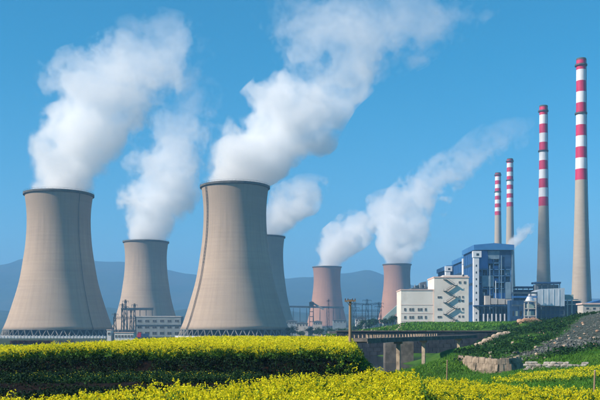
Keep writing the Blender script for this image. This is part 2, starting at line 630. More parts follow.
# heights on the right of the picture: slope, river bed, platform of the plant (x, y, z)
CP = np.array([
    (23, 137, 0), (17, 145, -1.5), (24.5, 163, -1.6), (37.4, 196, -1.6), (23, 146, -0.6), (12, 140, -1.9), (20, 180, -1.7), (8, 165, -1.9), (30, 214, -1.6),
    (40, 222, -1.4), (52, 222, 0.5), (5, 120, -1.6), (0, 170, -0.6), (10, 200, -1.6), (-4, 190, 0), (0, 230, 0), (18, 226, -1.4), (-20, 230, 0), (-60, 190, 0),
    (27, 242, 5.4), (50, 242, 5.6), (10, 242, 3.6), (70, 242, 7.6), (35, 300, 8), (80, 300, 8.3), (10, 300, 3.0), (-10, 300, 0.5), (130, 300, 8.5), (110, 240, 10.5), (35, 268, 6.6), (60, 268, 7.4),
    (20.7, 109, .3), (29, 110, .4), (21, 113.5, 2.2), (27, 114.5, 2.25), (33, 110, 2.0), (25, 122, 2.6),
    (30, 140, 3.5), (25, 137, 2.2), (30, 170, 2.0), (43.6, 165, 5), (40, 195, 1.5), (56, 180, 7), (68, 190, 9.8), (50, 140, 4.5), (37, 120, 3.0), (40, 105, 2.5), (61, 230, 8.0), (50, 205, 5.6),
    (95, 200, 13), (80, 160, 9.5), (62, 120, 5.5), (120, 150, 12),
    (34, 98, 1.4), (28, 101, 1.2), (25, 104, .2), (20, 100, .1), (14, 108, -.6), (18, 125, -.2), (15, 128, -1.0),
    (22, 62, 1.9), (17, 70, 1.5), (23, 80, 1.4), (9, 50, 2.5), (10, 44, 2.6), (13.7, 36, 2.8), (20, 45, 2.4), (30, 60, 2.2), (32, 80, 1.9), (13, 85, .7), (11, 68, 1.5), (8, 60, 1.7), (9, 95, 0.0), (6, 80, .5), (12, 20, 3.2), (40, 30, 3.6), (60, 80, 3.5),
], dtype=float)
_D = np.sqrt(((CP[:, None, :2] - CP[None, :, :2]) ** 2).sum(2))
_w = np.linalg.solve(np.block([[_D, np.ones((len(CP), 1))], [np.ones((1, len(CP))), np.zeros((1, 1))]]), np.append(CP[:, 2], 0))


def slope_h(X, Y):
    z = np.full(X.shape, _w[-1])
    for (cx, cy, _), w in zip(CP, _w[:-1]):
        z = z + w * np.sqrt((X - cx) ** 2 + (Y - cy) ** 2 + 0.5)
    return z


def poly_sd(X, Y, poly):
    """Signed distance to a polygon, positive inside."""
    d2 = np.full(X.shape, 1e18)
    ins = np.zeros(X.shape, bool)
    n = len(poly)
    for i in range(n):
        (x0, y0), (x1, y1) = poly[i], poly[(i + 1) % n]
        ex, ey = x1 - x0, y1 - y0
        t = np.clip(((X - x0) * ex + (Y - y0) * ey) / (ex * ex + ey * ey), 0, 1)
        d2 = np.minimum(d2, (X - x0 - t * ex) ** 2 + (Y - y0 - t * ey) ** 2)
        c = ((y0 > Y) != (y1 > Y)) & (X < (x1 - x0) * (Y - y0) / ((y1 - y0) if y1 != y0 else 1e-9) + x0)
        ins ^= c
    d = np.sqrt(d2)
    return np.where(ins, d, -d)


P_MID = [(-75, 59), (-30, 60.5), (-10, 60), (-2, 60.5), (3.0, 61), (4.0, 66), (5.8, 95), (8.2, 142), (-16.5, 146), (-19.5, 100), (-20, 85), (-75, 84)]   # upper rapeseed terrace
P_LOW = [(-70, 48), (-20, 49.5), (-3.6, 51), (-2.5, 53.5), (-4, 60), (-70, 60)]                                                       # narrow green terrace below it
P_FORE = [(-30, 2), (-30, 7), (-8.9, 23.6), (-3.8, 29.6), (0.4, 34.2), (4.0, 38.4), (4.9, 37.6), (5.0, 34.5), (3.9, 27), (2.9, 20), (2.2, 2)]        # foreground rapeseed
P_RIGHT = [(7.4, 49.5), (9.2, 47), (11.6, 43.5), (14.5, 38.5), (19, 33), (16, 12), (4.2, 12), (4.6, 22), (5.9, 35), (6.6, 43)]          # foreground rapeseed on the right


def ground_h(X, Y):
    X, Y = np.asarray(X, float), np.asarray(Y, float)
    left = np.where(Y < 47, 2.45, 2.45 * (1 - sstep(60, 110, Y)))
    left = left + 0.9 * (1 - sstep(8, 20, Y))
    right = slope_h(np.clip(X, -70, 130), np.clip(Y, 12, 300))
    k = sstep(3.0, 11.0, X - 0.02 * Y) * sstep(40, 56, Y + X)
    k = np.maximum(k, sstep(-10, 10, X) * sstep(100, 130, Y))
    k = k * (1 - sstep(290, 310, Y))
    # far country: level under the towers, platform of the plant on the right, rising beyond
    plat = 8.2 * sstep(0.0, 26.0, X - 16 - 0.055 * (Y - 300)) * (1 - 0.0 * Y)
    far = plat + 14 * sstep(1150, 1650, Y) * sstep(-60, 60, X + 40) + 20 * sstep(1700, 2600, Y) + 4 * fbm(X / 260, Y / 260, 5) * sstep(1000, 1500, Y)
    far = far + 2.0 * sstep(300, 700, np.abs(X + 100)) * sstep(200, 500, Y) * (X < 0)
    z = np.where(Y > 300, far, left * (1 - k) + right * k)
    b = sstep(285, 315, Y)
    z = np.where((Y > 285) & (Y <= 300), (left * (1 - k) + right * k) * (1 - b) + far * b, z)
    z = np.where((Y > 300) & (Y < 315), ((left * 0 + slope_h(np.clip(X, -70, 130), np.full_like(Y, 300.0))) * sstep(-10, 10, X)) * (1 - b) + far * b, z)
    # terraces with steep banks
    z = z + (2.75 - z) * sstep(-1.6, -0.5, poly_sd(X, Y, P_LOW)) * (Y < 90)
    sd = poly_sd(X, Y, P_MID)
    z = np.where(sd > -2.2, z + (3.85 - 0.42 * sstep(-18.5, -23.5, X) - z) * sstep(-1.9, -0.15, sd + 0.35 * fbm(X / 2.5, Y / 2.5, 11)), z)
    sd = poly_sd(X, Y, P_FORE)
    z = np.where(sd > -2, z + (3.05 - z) * sstep(-1.3, -0.2, sd), z)
    sd = poly_sd(X, Y, P_RIGHT)
    z = np.where(sd > -2, z + (2.4 - z) * sstep(-1.3, 0.1, sd) * 0.92, z)
    near = (1 - sstep(120, 240, Y))
    z = z + near * (0.11 * fbm(X / 1.7, Y / 1.7, 3) + 0.05 * fbm(X / 0.5, Y / 0.5, 9, 2)) * (0.5 + 0.5 * sstep(30, 60, Y))
    return z


def axis_pts(lo, hi, dense_lo, dense_hi, step, growth=1.12):
    a = list(np.arange(dense_lo, dense_hi + 1e-6, step))
    s, p = step, dense_hi
    while p < hi:
        s *= growth
        p = min(hi, p + s)
        a.append(p)
    s, p = step, dense_lo
    pre = []
    while p > lo:
        s *= growth
        p = max(lo, p - s)
        pre.append(p)
    return np.array(pre[::-1] + a)


def ground_material():
    m, t, out = mat_base('ground_cover')
    b = t.new("ShaderNodeBsdfPrincipled")
    geo = t.new("ShaderNodeNewGeometry")
    pos = geo.outputs["Position"]
    nz = t.noise(pos, 0.35, 8.0, 0.65)
    nb = t.noise(pos, 0.045, 6.0, 0.6)
    nf = t.noise(pos, 2.6, 6.0, 0.7)
    grass = t.ramp(nz.outputs[0], [(0.3, (0.022, 0.066, 0.012)), (0.5, (0.045, 0.125, 0.018)), (0.7, (0.10, 0.16, 0.03))])
    soil = t.ramp(nf.outputs[0], [(0.3, (0.006, 0.005, 0.004)), (0.58, (0.014, 0.009, 0.007)), (0.72, (0.085, 0.032, 0.016))])  # near-black tones also stand in for shade on banks and ditch
    at_ = t.new("ShaderNodeAttribute", attribute_name='cover')
    sp = t.new("ShaderNodeSeparateColor")
    t.l.new(at_.outputs["Color"], sp.inputs[0])
    ragged = t.math('MULTIPLY_ADD', nf.outputs[0], 0.7, -0.35)
    fs = t.math('MULTIPLY', t.math('SUBTRACT', t.math('ADD', sp.outputs[0], ragged), 0.35), 3.0, clamp=True)
    c = t.mix(fs, grass, soil)
    gravel = t.ramp(nf.outputs[0], [(0.3, (0.03, 0.045, 0.034)), (0.55, (0.07, 0.085, 0.07)), (0.75, (0.15, 0.15, 0.125))])
    fg = t.math('MULTIPLY', t.math('SUBTRACT', t.math('ADD', sp.outputs[1], ragged), 0.4), 3.0, clamp=True)
    c = t.mix(fg, c, gravel)
    farc = t.ramp(nb.outputs[0], [(0.35, (0.02, 0.045, 0.02)), (0.5, (0.035, 0.06, 0.026)), (0.58, (0.09, 0.085, 0.06)), (0.66, (0.035, 0.055, 0.025))])
    c = t.mix(sp.outputs[2], c, farc)
    t.l.new(c, b.inputs["Base Color"])
    b.inputs["Roughness"].default_value = 0.95
    b.inputs["Specular IOR Level"].default_value = 0.1
    bp = t.new("ShaderNodeBump")
    bp.inputs["Strength"].default_value = 0.9
    bp.inputs["Distance"].default_value = 0.12
    t.l.new(nf.outputs[0], bp.inputs["Height"])
    t.l.new(bp.outputs[0], b.inputs["Normal"])
    t.l.new(b.outputs[0], out.inputs["Surface"])
    return m


M['ground'] = ground_material()
gx = axis_pts(-7000, 7000, -34, 84, 0.7, 1.13)
gy = axis_pts(-1000, 8200, 14, 246, 0.75, 1.13)
GX, GY = np.meshgrid(gx, gy)
GZ = ground_h(GX, GY)
nx, ny = len(gx), len(gy)
idx = np.arange(nx * ny).reshape(ny, nx)
quads = np.stack([idx[:-1, :-1], idx[:-1, 1:], idx[1:, 1:], idx[1:, :-1]], -1).reshape(-1, 4)
me = bpy.data.meshes.new('ground')
me.vertices.add(nx * ny)
me.vertices.foreach_set('co', np.stack([GX, GY, GZ], -1).reshape(-1).astype(np.float32))
me.loops.add(quads.size)
me.loops.foreach_set('vertex_index', quads.reshape(-1).astype(np.int32))
me.polygons.add(len(quads))
me.polygons.foreach_set('loop_start', np.arange(0, quads.size, 4, dtype=np.int32))
me.polygons.foreach_set('loop_total', np.full(len(quads), 4, dtype=np.int32))
me.update(calc_edges=True)
me.polygons.foreach_set('use_smooth', np.ones(len(quads), bool))
# which cover grows where: r bare soil, g gravel, b far country
sx_ = np.gradient(GZ, axis=1) / np.gradient(GX, axis=1)
sy_ = np.gradient(GZ, axis=0) / np.gradient(GY, axis=0)
steep = np.hypot(sx_, sy_)
soil = sstep(0.35, 0.9, steep) * (GX - 0.02 * GY < 9) * (GY < 160)
soil = np.maximum(soil, ((GX < 7) & (GY < 64)) * 1.0)
for (x0, y0, x1, y1, wd) in ((15, 60, 33, 75, 0.7), (15.5, 68, 34, 86, 0.8), (22, 94, 36, 92, 0.8), (17, 98, 22, 103, 1.6)):   # bare paths between the right-hand plots
    tt = np.clip(((GX - x0) * (x1 - x0) + (GY - y0) * (y1 - y0)) / ((x1 - x0) ** 2 + (y1 - y0) ** 2), 0, 1)
    dd = np.hypot(GX - x0 - tt * (x1 - x0), GY - y0 - tt * (y1 - y0))
    soil = np.maximum(soil, 0.75 * (1 - sstep(wd * 0.5, wd * 1.3, dd)))
slope_ = (GX > 21 + np.clip((GY - 113) * 0.27, 0, 60)) * sstep(112, 118, GY) * (1 - sstep(215, 240, GY))
soil = np.maximum(soil, slope_ * (0.36 + 0.3 * fbm(GX / 4, GY / 7, 52)))
grav = np.zeros_like(GX)
GRAV = ((29, 113, 37, 121, 2.2), (37, 121, 45, 136, 3.6), (45, 136, 60, 165, 6.0), (45, 124, 58, 138, 5.0), (60, 165, 72, 190, 8.0), (17, 103, 25, 105, 1.5), (16, 92, 22, 97, 1.2), (23, 88, 30, 90, 1.0))
for (x0, y0, x1, y1, wd) in GRAV:
    tt = np.clip(((GX - x0) * (x1 - x0) + (GY - y0) * (y1 - y0)) / ((x1 - x0) ** 2 + (y1 - y0) ** 2), 0, 1)
    dd = np.hypot(GX - x0 - tt * (x1 - x0), GY - y0 - tt * (y1 - y0))
    grav = np.maximum(grav, 0.95 * (1 - sstep(wd * 0.55, wd * 1.25, dd)))
farm = sstep(250, 420, GY) * (1 - sstep(20, 40, GX) * (GY < 420))
farm = np.maximum(farm, sstep(90, 160, np.abs(GX)))
cc = np.stack([soil, np.clip(grav, 0, 1), np.clip(farm, 0, 1), np.ones_like(soil)], -1).reshape(-1).astype(np.float32)
ca = me.color_attributes.new('cover', 'FLOAT_COLOR', 'POINT')
ca.data.foreach_set('color', cc)
me.materials.append(M['ground'])
tag(link('ground', me), 'green and bare brown valley ground with terraces and slopes', 'ground', kind='structure')


def gz(x, y):
    return float(ground_h(np.array([float(x)]), np.array([float(y)]))[0])


# ------------------------------------------------------------------ mountains
M['forest'] = surf('forest_slope', (0.012, 0.032, 0.016), (0.035, 0.065, 0.03), 0.012, 0.95, c3=(0.06, 0.06, 0.035), s3=0.003, bump=6.0, bscale=0.03)


def range_mesh(name, skyline, d, depth, seed, label, rough=1.0):
    """A wooded ridge: crest height follows the skyline seen above the plain, flanks fall away with spurs."""
    px = np.array([p[0] for p in skyline], float); py = np.array([p[1] for p in skyline], float)
    cx = (px - 300) / F * d
    cz = EYE + (HOR - py) / F * d
    n, m_ = 260, 46
    xs = np.linspace(cx[0], cx[-1], n)
    ys = np.linspace(-depth, depth, m_)
    X, Y = np.meshgrid(xs, ys)
    crest = np.interp(X, cx, cz)
    spur = fbm(X / (depth * 0.5), Y / (depth * 0.9), seed, 5)
    fall = 1 - np.abs(Y / depth) ** 1.25
    Z = crest * fall * (1 + 0.35 * spur * (1 - fall) * rough) + crest * 0.05 * rough * fbm(X / (depth * 0.16), Y / (depth * 0.16), seed + 9, 5) * np.sqrt(np.clip(fall, 0, 1))
    Z = Z - 6
    idx = np.arange(n * m_).reshape(m_, n)
    q = np.stack([idx[:-1, :-1], idx[:-1, 1:], idx[1:, 1:], idx[1:, :-1]], -1).reshape(-1, 4)
    me = bpy.data.meshes.new(name)
    me.from_pydata(np.stack([X, Y + d, Z], -1).reshape(-1, 3).tolist(), [], q.tolist())
    me.materials.append(M['forest'])
    me.polygons.foreach_set('use_smooth', [True] * len(q))
    return tag(link(name, me), label, 'mountain', kind='structure')


range_mesh('mountain', [(-420, 275), (-200, 262), (-80, 268), (0, 265), (25, 259), (50, 263), (92, 258), (122, 260), (160, 267), (200, 274), (240, 276), (290, 277), (345, 272), (368, 270), (385, 276), (420, 287), (460, 291), (520, 295), (560, 298), (600, 297), (700, 290), (900, 280)],
           5200, 1500, 21, 'long wooded mountain ridge fading into blue haze')
range_mesh('hill', [(-300, 318), (-60, 312), (0, 309), (60, 314), (110, 306), (150, 311), (190, 307), (230, 312), (290, 309), (330, 313), (380, 310), (430, 316), (500, 318), (600, 316), (750, 318)],
           2900, 600, 33, 'lower wooded foothills in front of the mountain ridge')

# ------------------------------------------------------------------ chimneys
def chimney(px, d, top_y, w_top, w_base, base_z, label, n=32, painted=0.452):
    x, zt = wx(px, d), wz(top_y, d)
    H = zt - base_z
    rt, rb = w_top / 2 / F * d, w_base / 2 / F * d
    root = empty('chimney', (x, d, base_z), 0, label, 'chimney', 'red and white banded chimneys')
    band0 = H * (1 - painted)                     # paint starts here
    zs = np.linspace(0, H, 60)
    def rad(z):
        q = z / H
        return rt + (rb - rt) * (1 - q) ** 2.6 + (rt * 0.22) * (1 - q)
    m = MB()
    prof = [(rad(z), z) for z in zs if z < band0 - 1] + [(rad(band0), band0)]
    m.lathe(prof, n)
    m.build('shaft', M['chim'], root, smooth=True)
    hb = (H - band0) / 11
    for k in range(11):
        z0, z1 = band0 + k * hb, band0 + (k + 1) * hb
        m = MB()
        m.lathe([(rad(z0), z0), (rad((z0 + z1) / 2), (z0 + z1) / 2), (rad(z1), z1)], n)
        m.build('red_band' if k % 2 == 0 else 'white_band', M['red'] if k % 2 == 0 else M['white'], root, smooth=True)
    for zz, wd in ((band0 + 6 * hb, 0.9), (H - 0.62 * hb, 1.1)):
        m = MB()
        r = rad(zz)
        m.lathe([(r - 0.1, zz - 0.5), (r + wd, zz - 0.15), (r + wd, zz + 1.0), (r + wd - 0.15, zz + 1.0), (r + wd - 0.15, zz + 0.1), (r - 0.1, zz + 0.1)], n, closed=True)
        m.build('platform', M['darksteel'], root)
    m = MB()
    m.lathe([(rad(H) + 0.12, H - 1.0), (rad(H) + 0.12, H + 0.3), (rad(H) - 0.6, H + 0.3), (rad(H) - 0.6, H - 4)], n)
    m.build('lip', M['rim'], root)
    m = MB()                               # ladder with its cage seen as a dark line
    q = R(338)
    for z0, z1 in zip(zs[:-1], zs[1:]):
        m.bar(((rad(z0) + .3) * math.cos(q), (rad(z0) + .3) * math.sin(q), z0), ((rad(z1) + .3) * math.cos(q), (rad(z1) + .3) * math.sin(q), z1), 0.35)
    m.build('ladder', M['darksteel'], root)
    return root


chimney(581, 627, 59, 9.0, 19.5, 8, 'tallest and nearest banded chimney at the far right')
chimney(543.3, 758, 106, 7.6, 15, 8, 'second banded chimney behind the silver duct casing')
chimney(497.8, 1082, 173, 5.4, 11, 10, 'shortest looking distant chimney above the boiler house roof', painted=0.275)
chimney(509.8, 993, 159, 5.8, 12, 10, 'distant chimney rising just beside the shortest one', painted=0.285)

# ------------------------------------------------------------------ materials of the plant
M['cream'] = surf('cream_render', (0.74, 0.665, 0.575), (0.82, 0.745, 0.65), 0.12, 0.85, (1, 1, 0.35), c3=(0.68, 0.60, 0.51), s3=0.15)
M['creamtrim'] = surf('cream_trim', (0.6, 0.42, 0.36), (0.7, 0.5, 0.42), 0.3, 0.8)
M['glass'] = surf('window_glass', (0.015, 0.02, 0.028), (0.035, 0.045, 0.06), 0.5, 0.12, spec=0.6)
M['frame'] = surf('window_frame', (0.32, 0.3, 0.28), None, 1, 0.6)
M['blueclad'] = surf('blue_cladding', (0.024, 0.115, 0.33), (0.045, 0.17, 0.43), 0.25, 0.5, (1, 1, 0.3), spec=0.4)
M['bluedark'] = surf('dark_blue_steel', (0.014, 0.05, 0.12), (0.028, 0.085, 0.19), 0.3, 0.6)
M['blueroof'] = surf('blue_roof', (0.035, 0.14, 0.34), (0.05, 0.19, 0.42), 0.15, 0.45, spec=0.4)
M['shaftwhite'] = surf('white_cladding', (0.62, 0.64, 0.66), (0.76, 0.77, 0.78), 0.3, 0.6, (1, 1, 0.2))
M['tanpanel'] = surf('tan_panel', (0.42, 0.38, 0.33), (0.55, 0.5, 0.44), 0.3, 0.7)
M['silver'] = surf('aluminium_cladding', (0.50, 0.54, 0.58), (0.68, 0.72, 0.75), 0.35, 0.38, (1, 1, 0.4), metallic=0.35, spec=0.5, bump=0.05, bscale=1.2)
M['greyroof'] = surf('grey_roof', (0.10, 0.12, 0.14), (0.17, 0.19, 0.21), 0.2, 0.7)
M['greywall'] = surf('grey_blue_render', (0.20, 0.25, 0.27), (0.28, 0.33, 0.35), 0.15, 0.85)
M['greengal'] = surf('pale_green_cladding', (0.22, 0.32, 0.30), (0.32, 0.42, 0.39), 0.2, 0.6)
M['palepanel'] = surf('pale_blue_panel', (0.12, 0.20, 0.27), (0.2, 0.28, 0.34), 0.3, 0.6)
M['bluesteel2'] = surf('painted_blue_steel', (0.05, 0.15, 0.30), (0.09, 0.21, 0.38), 0.4, 0.6)
M['bluesteel'] = surf('blue_grey_steel', (0.035, 0.06, 0.085), (0.06, 0.10, 0.13), 0.4, 0.6)


def window(parent, x, y, z, w, h, depth=0.22, sill=True):
    """Framed window set on a wall that faces the camera (-Y), wall face at y."""
    key = ('win', round(w, 2), round(h, 2))
    if key not in MESHES:
        f = MB()
        b = 0.14
        f.box(-w / 2 - b, -w / 2, -0.02, depth, -h / 2 - b, h / 2 + b)
        f.box(w / 2, w / 2 + b, -0.02, depth, -h / 2 - b, h / 2 + b)
        f.box(-w / 2, w / 2, -0.02, depth, h / 2, h / 2 + b)
        f.box(-w / 2 - b, w / 2 + b, -0.08, depth, -h / 2 - b, -h / 2)
        f.box(-0.05, 0.05, -0.01, depth, -h / 2, h / 2)
        g = MB().box(-w / 2, w / 2, 0.02, 0.06, -h / 2, h / 2)
        MESHES[key] = (f.mesh('window', M['frame']), g.mesh('pane', M['glass']))
    fm, gm = MESHES[key]
    o = link('window', fm, parent, (x, y, z))
    link('pane', gm, o, (0, 0.0, 0))
    return o


MESHES = {}

# ------------------------------------------------------------------ cream office block
D = 500.0
zb = 8.0
xa, xb, xc = wx(401, D), wx(434, D), wx(468.5, D)
root = empty('office_block', (xa, D, zb), 0, 'cream office block with rows of small windows and a zigzag fire escape', 'building')
hl, hr = wz(290.5, D) - zb, wz(278, D) - zb
W1, W2 = xb - xa, xc - xa
MB().box(0, W1 - 0.01, 0, 22, 0, hl).build('wall', M['cream'], root)
MB().box(W1, W2, -0.6, 24, 0, hr).build('wall', M['cream'], root)
m = MB()
m.box(-0.3, W1 - 0.02, -0.3, 22.2, hl, hl + 0.7)
m.build('cornice', M['creamtrim'], root)
m = MB()
m.box(W1 - 0.3, W2 + 0.3, -0.9, 24.3, hr, hr + 0.8)
m.build('cornice', M['creamtrim'], root)
px0 = wx(443.5, D) - xa
MB().box(px0, W2 - 0.3, 0.2, 12, hr + 0.8, wz(275.2, D) - zb).build('roof_hut', M['cream'], root)
MB().box(px0 + 11.4, px0 + 12.4, 0.08, 0.3, hr + 1.0, hr + 2.1).build('roof_hut_door', M['glass'], root)
for py in (309.5, 317.3, 325):
    for px in (405, 410.2, 412.8, 418.6, 421.2, 425.6):
        window(root, wx(px, D) - xa, -0.13, wz(py, D) - zb, 0.95, 1.45)
for py in (297, 301, 309, 316.5, 323):
    for px in (459, 462.6):
        window(root, wx(px, D) - xa, -0.75, wz(py, D) - zb, 0.85, 0.95)
for py in (297.3, 309.3, 317):
    window(root, wx(439.4, D) - xa, -0.75, wz(py, D) - zb, 2.3, 0.9)
for py in (282.5,):
    for px in (459.5, 464.5):
        window(root, wx(px, D) - xa, -0.75, wz(py, D) - zb, 1.1, 1.2)
# drain pipe between the blocks, string courses
MB().tube((W1 - 0.35, -0.35, 0), (W1 - 0.35, -0.35, hl), 0.16, 0.16, 6).build('drain_pipe', M['creamtrim'], root)
for py in (305, 313.5, 321.5):
    MB().box(0.02, W1 - 0.6, -0.13, 0.02, wz(py, D) - zb - 0.12, wz(py, D) - zb + 0.12).build('string_course', M['creamtrim'], root)
# fire escape: flights zigzag in front of the wall
st = empty('fire_escape', (wx(450, D) - xa, -0.6, 0)); st.parent = root
sw = 2.5
zz, sgn = 0.6, 1
while zz < hr - 3.5:
    a, b = (-sw * sgn, -0.9, zz), (sw * sgn, -0.9, zz + 3.4)
    m = MB()
    m.bar(a, b, 0.9, 0.34)
    m.bar((a[0], -1.4, a[2] + 1.1), (b[0], -1.4, b[2] + 1.1), 0.14)
    m.build('stair_flight', M['darksteel'], st)
    m = MB()
    s0, s1 = sorted((sw * sgn, sw * sgn + 1.7 * sgn))
    m.box(s0, s1, -1.7, -0.02, zz + 3.35, zz + 3.55)
    m.bar((sw * sgn + 1.6 * sgn, -1.6, zz + 3.5), (sw * sgn + 1.6 * sgn, -1.6, zz + 4.7), 0.12)
    m.build('landing', M['darksteel'], st)
    zz += 3.45
    sgn = -sgn

# ------------------------------------------------------------------ boiler houses
def boiler_house(x0, d, w, depth, ztop, base, label, front=True, shaft_top=None, bays=7, floors=12):
    root = empty('boiler_house', (x0, d, base), 0, label, 'boiler house', 'row of blue boiler houses')
    H = ztop - base
    # clad left flank and rear, open steel front
    m = MB()
    m.box(-0.3, 0.2, 3.2, depth, 0, H - 3.2)
    m.build('side_wall', M['blueclad'], root)
    nrib = int(depth / 3)
    for k in range(nrib):
        MB().box(-0.55, -0.301, 4.5 + k * 3.0, 4.8 + k * 3.0, 0, H - 3.4).build('cladding_rib', M['bluedark'], root)
    for j in (0.28, 0.52, 0.76):
        MB().box(-0.42, -0.302, 3.3, depth - 0.2, H * j, H * j + 1.8).build('strip_window', M['glass'], root)
    MB().box(0.2, w, depth - 0.4, depth, 0, H - 3.2).build('rear_wall', M['blueclad'], root)
    MB().box(w - 0.4, w, 3, depth - 0.4, 0, H - 3.2).build('side_wall', M['blueclad'], root)
    # roof with deep fascia, raised monitor
    m = MB()
    m.box(-1.6, w + 1.2, -2.6, depth + 1, H - 3.2, H - 0.4)
    m.build('roof', M['blueroof'], root)
    m = MB()
    m.prism([(-1.6, H - 0.4), (w + 1.2, H - 0.4), (w + 1.2, H + 0.2), (w * 0.5, H + 1.4), (-1.6, H + 0.2)], -2.4, depth + 0.8)
    m.build('roof_ridge', M['blueroof'], root)
    if not front:
        MB().box(0, w, 2.6, 3.2, 0, H - 3.2).build('front_wall', M['blueclad'], root)
    else:
        cm = box_mesh('column', 0.6, 0.6, H - 3.2, M['bluesteel2'], True)
        xs = [0.5 + k * (w - 1.0) / (bays - 1) for k in range(bays)]
        for xx in xs:
            link('column', cm, root, (xx, 0.0, 0))
            link('column', cm, root, (xx, 9.0, 0))
        fh = (H - 3.2) / floors
        r2 = random.Random(5)
        for f in range(1, floors):
            z = f * fh
            m = MB()
            m.box(0.1, w - 0.1, -0.3, 0.3, z - 0.28, z + 0.28)
            m.build('beam', M['bluesteel2'], root)
            m = MB()
            m.box(0.4, w - 0.4, 0.5, 9.5, z - 0.1, z + 0.12)
            m.build('floor_grating', M['bluesteel'], root)
            m = MB()
            m.box(0.2, w - 0.2, -0.55, -0.45, z + 1.2, z + 1.32)
            m.build('handrail', M['blueclad'], root)
        for f in range(floors):
            for b in range(bays - 1):
                xl, xr = xs[b] + 0.55, xs[b + 1] - 0.55
                z0, z1 = f * fh + 0.5, (f + 1) * fh - 0.5
                q = r2.random()
                if f >= 5 and (q < 0.55 or f == floors - 1):
                    mm = M['blueclad'] if q < 0.3 else M['bluedark'] if q < 0.45 else M['palepanel']
                    MB().box(xl, xr, 0.9, 1.1, z0, z1 - (1.2 if q < 0.25 else 0)).build('panel', mm, root)
                elif q < 0.25 or 0.55 < q < 0.7:
                    MB().bar((xl, 0.1, z0), (xr, 0.1, z1), 0.25).build('brace', M['bluedark'], root)
                else:
                    MB().box(xl + 0.4, xr - 0.6, 5.0 + 2 * q, 7.5 + 2 * q, z0, z1 - 1.5 * q).build('machine_casing', M['bluesteel'] if q < 0.85 else M['tanpanel'], root)
        for (b0, b1, f0, f1, mk) in ((0, 2, 9.1, 12, 'blueclad'), (2, 4, 10.6, 12, 'palepanel'), (4, 6, 9.4, 12, 'bluedark'), (1, 3, 6.3, 8.1, 'palepanel'), (3, 5, 4.2, 5.4, 'blueclad'), (5, 6, 4.4, 7.1, 'palepanel'), (0, 1, 3.2, 6.2, 'bluedark')):
            MB().box(xs[b0] + 0.1, xs[b1] - 0.1, -0.75, -0.6, f0 * fh, f1 * fh - 0.4).build('cladding_sheet', M[mk], root)
        MB().box(w + 0.02, w + 0.7, -0.9, 0.4, 0, H - 3.4).build('corner_strip', M['palepanel'], root)
        for k in range(4):
            MB().tube((xs[1 + k] + 1.2, -1.3, 0), (xs[1 + k] + 1.2, -1.3, (H - 3.2) * (0.45, 0.8, 0.6, 0.93)[k]), 0.3, 0.3, 8).build('riser_pipe', M['palepanel'] if k % 2 else M['silver'], root)
        MB().box(0.3, w - 0.3, 10, 10.4, 0, H - 3.2).build('inner_wall', M['bluedark'], root)
    if shaft_top:
        hs = shaft_top - base
        m = MB()
        m.box(-1.9, 1.6, -3.4, 0.0 if front else 2.5, 0, hs - 4.2)
        sh = m.build('lift_shaft', M['shaftwhite'], root)
        m = MB()
        m.box(-2.4, 3.2, -3.8, -0.4, hs - 4.2, hs)
        m.build('shaft_head', M['shaftwhite'], sh)
        for k in range(9):
            MB().box(-0.6, 0.3, -3.46, -3.38, 4 + k * (hs - 10) / 9, 5.4 + k * (hs - 10) / 9).build('slit_window', M['glass'], sh)
        MB().box(-0.2, 1.6, -3.86, -3.78, hs - 3.2, hs - 1.6).build('slit_window', M['glass'], sh)
    return root


DB = 560.0
bx0, bx1 = wx(475.5, DB), wx(511.5, DB)
B1 = boiler_house(bx0, DB, bx1 - bx0, 38, wz(245.5, DB), 8, 'nearest blue boiler house with open steel floors and white lift shaft', True, wz(251.5, DB))
boiler_house(wx(465, 617), 617, 26, 44, wz(256.5, 617), 8, 'middle blue boiler house with a short white shaft at its corner', False, wz(259, 617))
boiler_house(wx(447.5, 683), 683, 27, 44, wz(266, 683), 8, 'rearmost blue boiler house, lowest roof of the row', False, wz(266.5, 683))
# light casings and legs at the foot of the nearest boiler house
for (p0, p1, y0, y1) in ((484, 489, 296, 305), (489.8, 496, 298.5, 304.5), (497, 503.5, 299, 304.5), (504.5, 511, 299.5, 304.5)):
    o = MB().box(wx(p0, 557), wx(p1, 557), 553.2, 556.8, wz(y1, 557), wz(y0, 557)).build('duct_casing', M['tanpanel'], None)
    o.parent = B1; o.matrix_parent_inverse = Matrix.Translation(-Vector(B1.location))
m = MB()
o = MB().box(wx(473, 557), wx(513, 557), 552.0, 556.9, wz(306.6, 557), wz(305.4, 557)).build('pipe_rack_deck', M['bluedark'], None)
o.parent = B1; o.matrix_parent_inverse = Matrix.Translation(-Vector(B1.location))
for p in np.arange(482, 513, 4.2):
    o = MB().box(wx(p, 556), wx(p + 1.0, 556), 552.4, 553.3, 8, wz(306.6, 556) if p % 2 > 1 else wz(314, 556)).build('rack_leg', M['shaftwhite'], None)
    o.parent = B1; o.matrix_parent_inverse = Matrix.Translation(-Vector(B1.location))

steam('leak', [(510, 252, 2.4, .8), (512, 247, 5, .9), (515, 242, 7, .85), (519, 237, 8, .65), (525, 231, 9, .4), (531, 223, 8, .1)],
      575, 9, 'wisp of white steam leaking beside the boiler house roof', 0.22, 0.1, 0.16, 1.5, 'steam', None, warp=0.9)

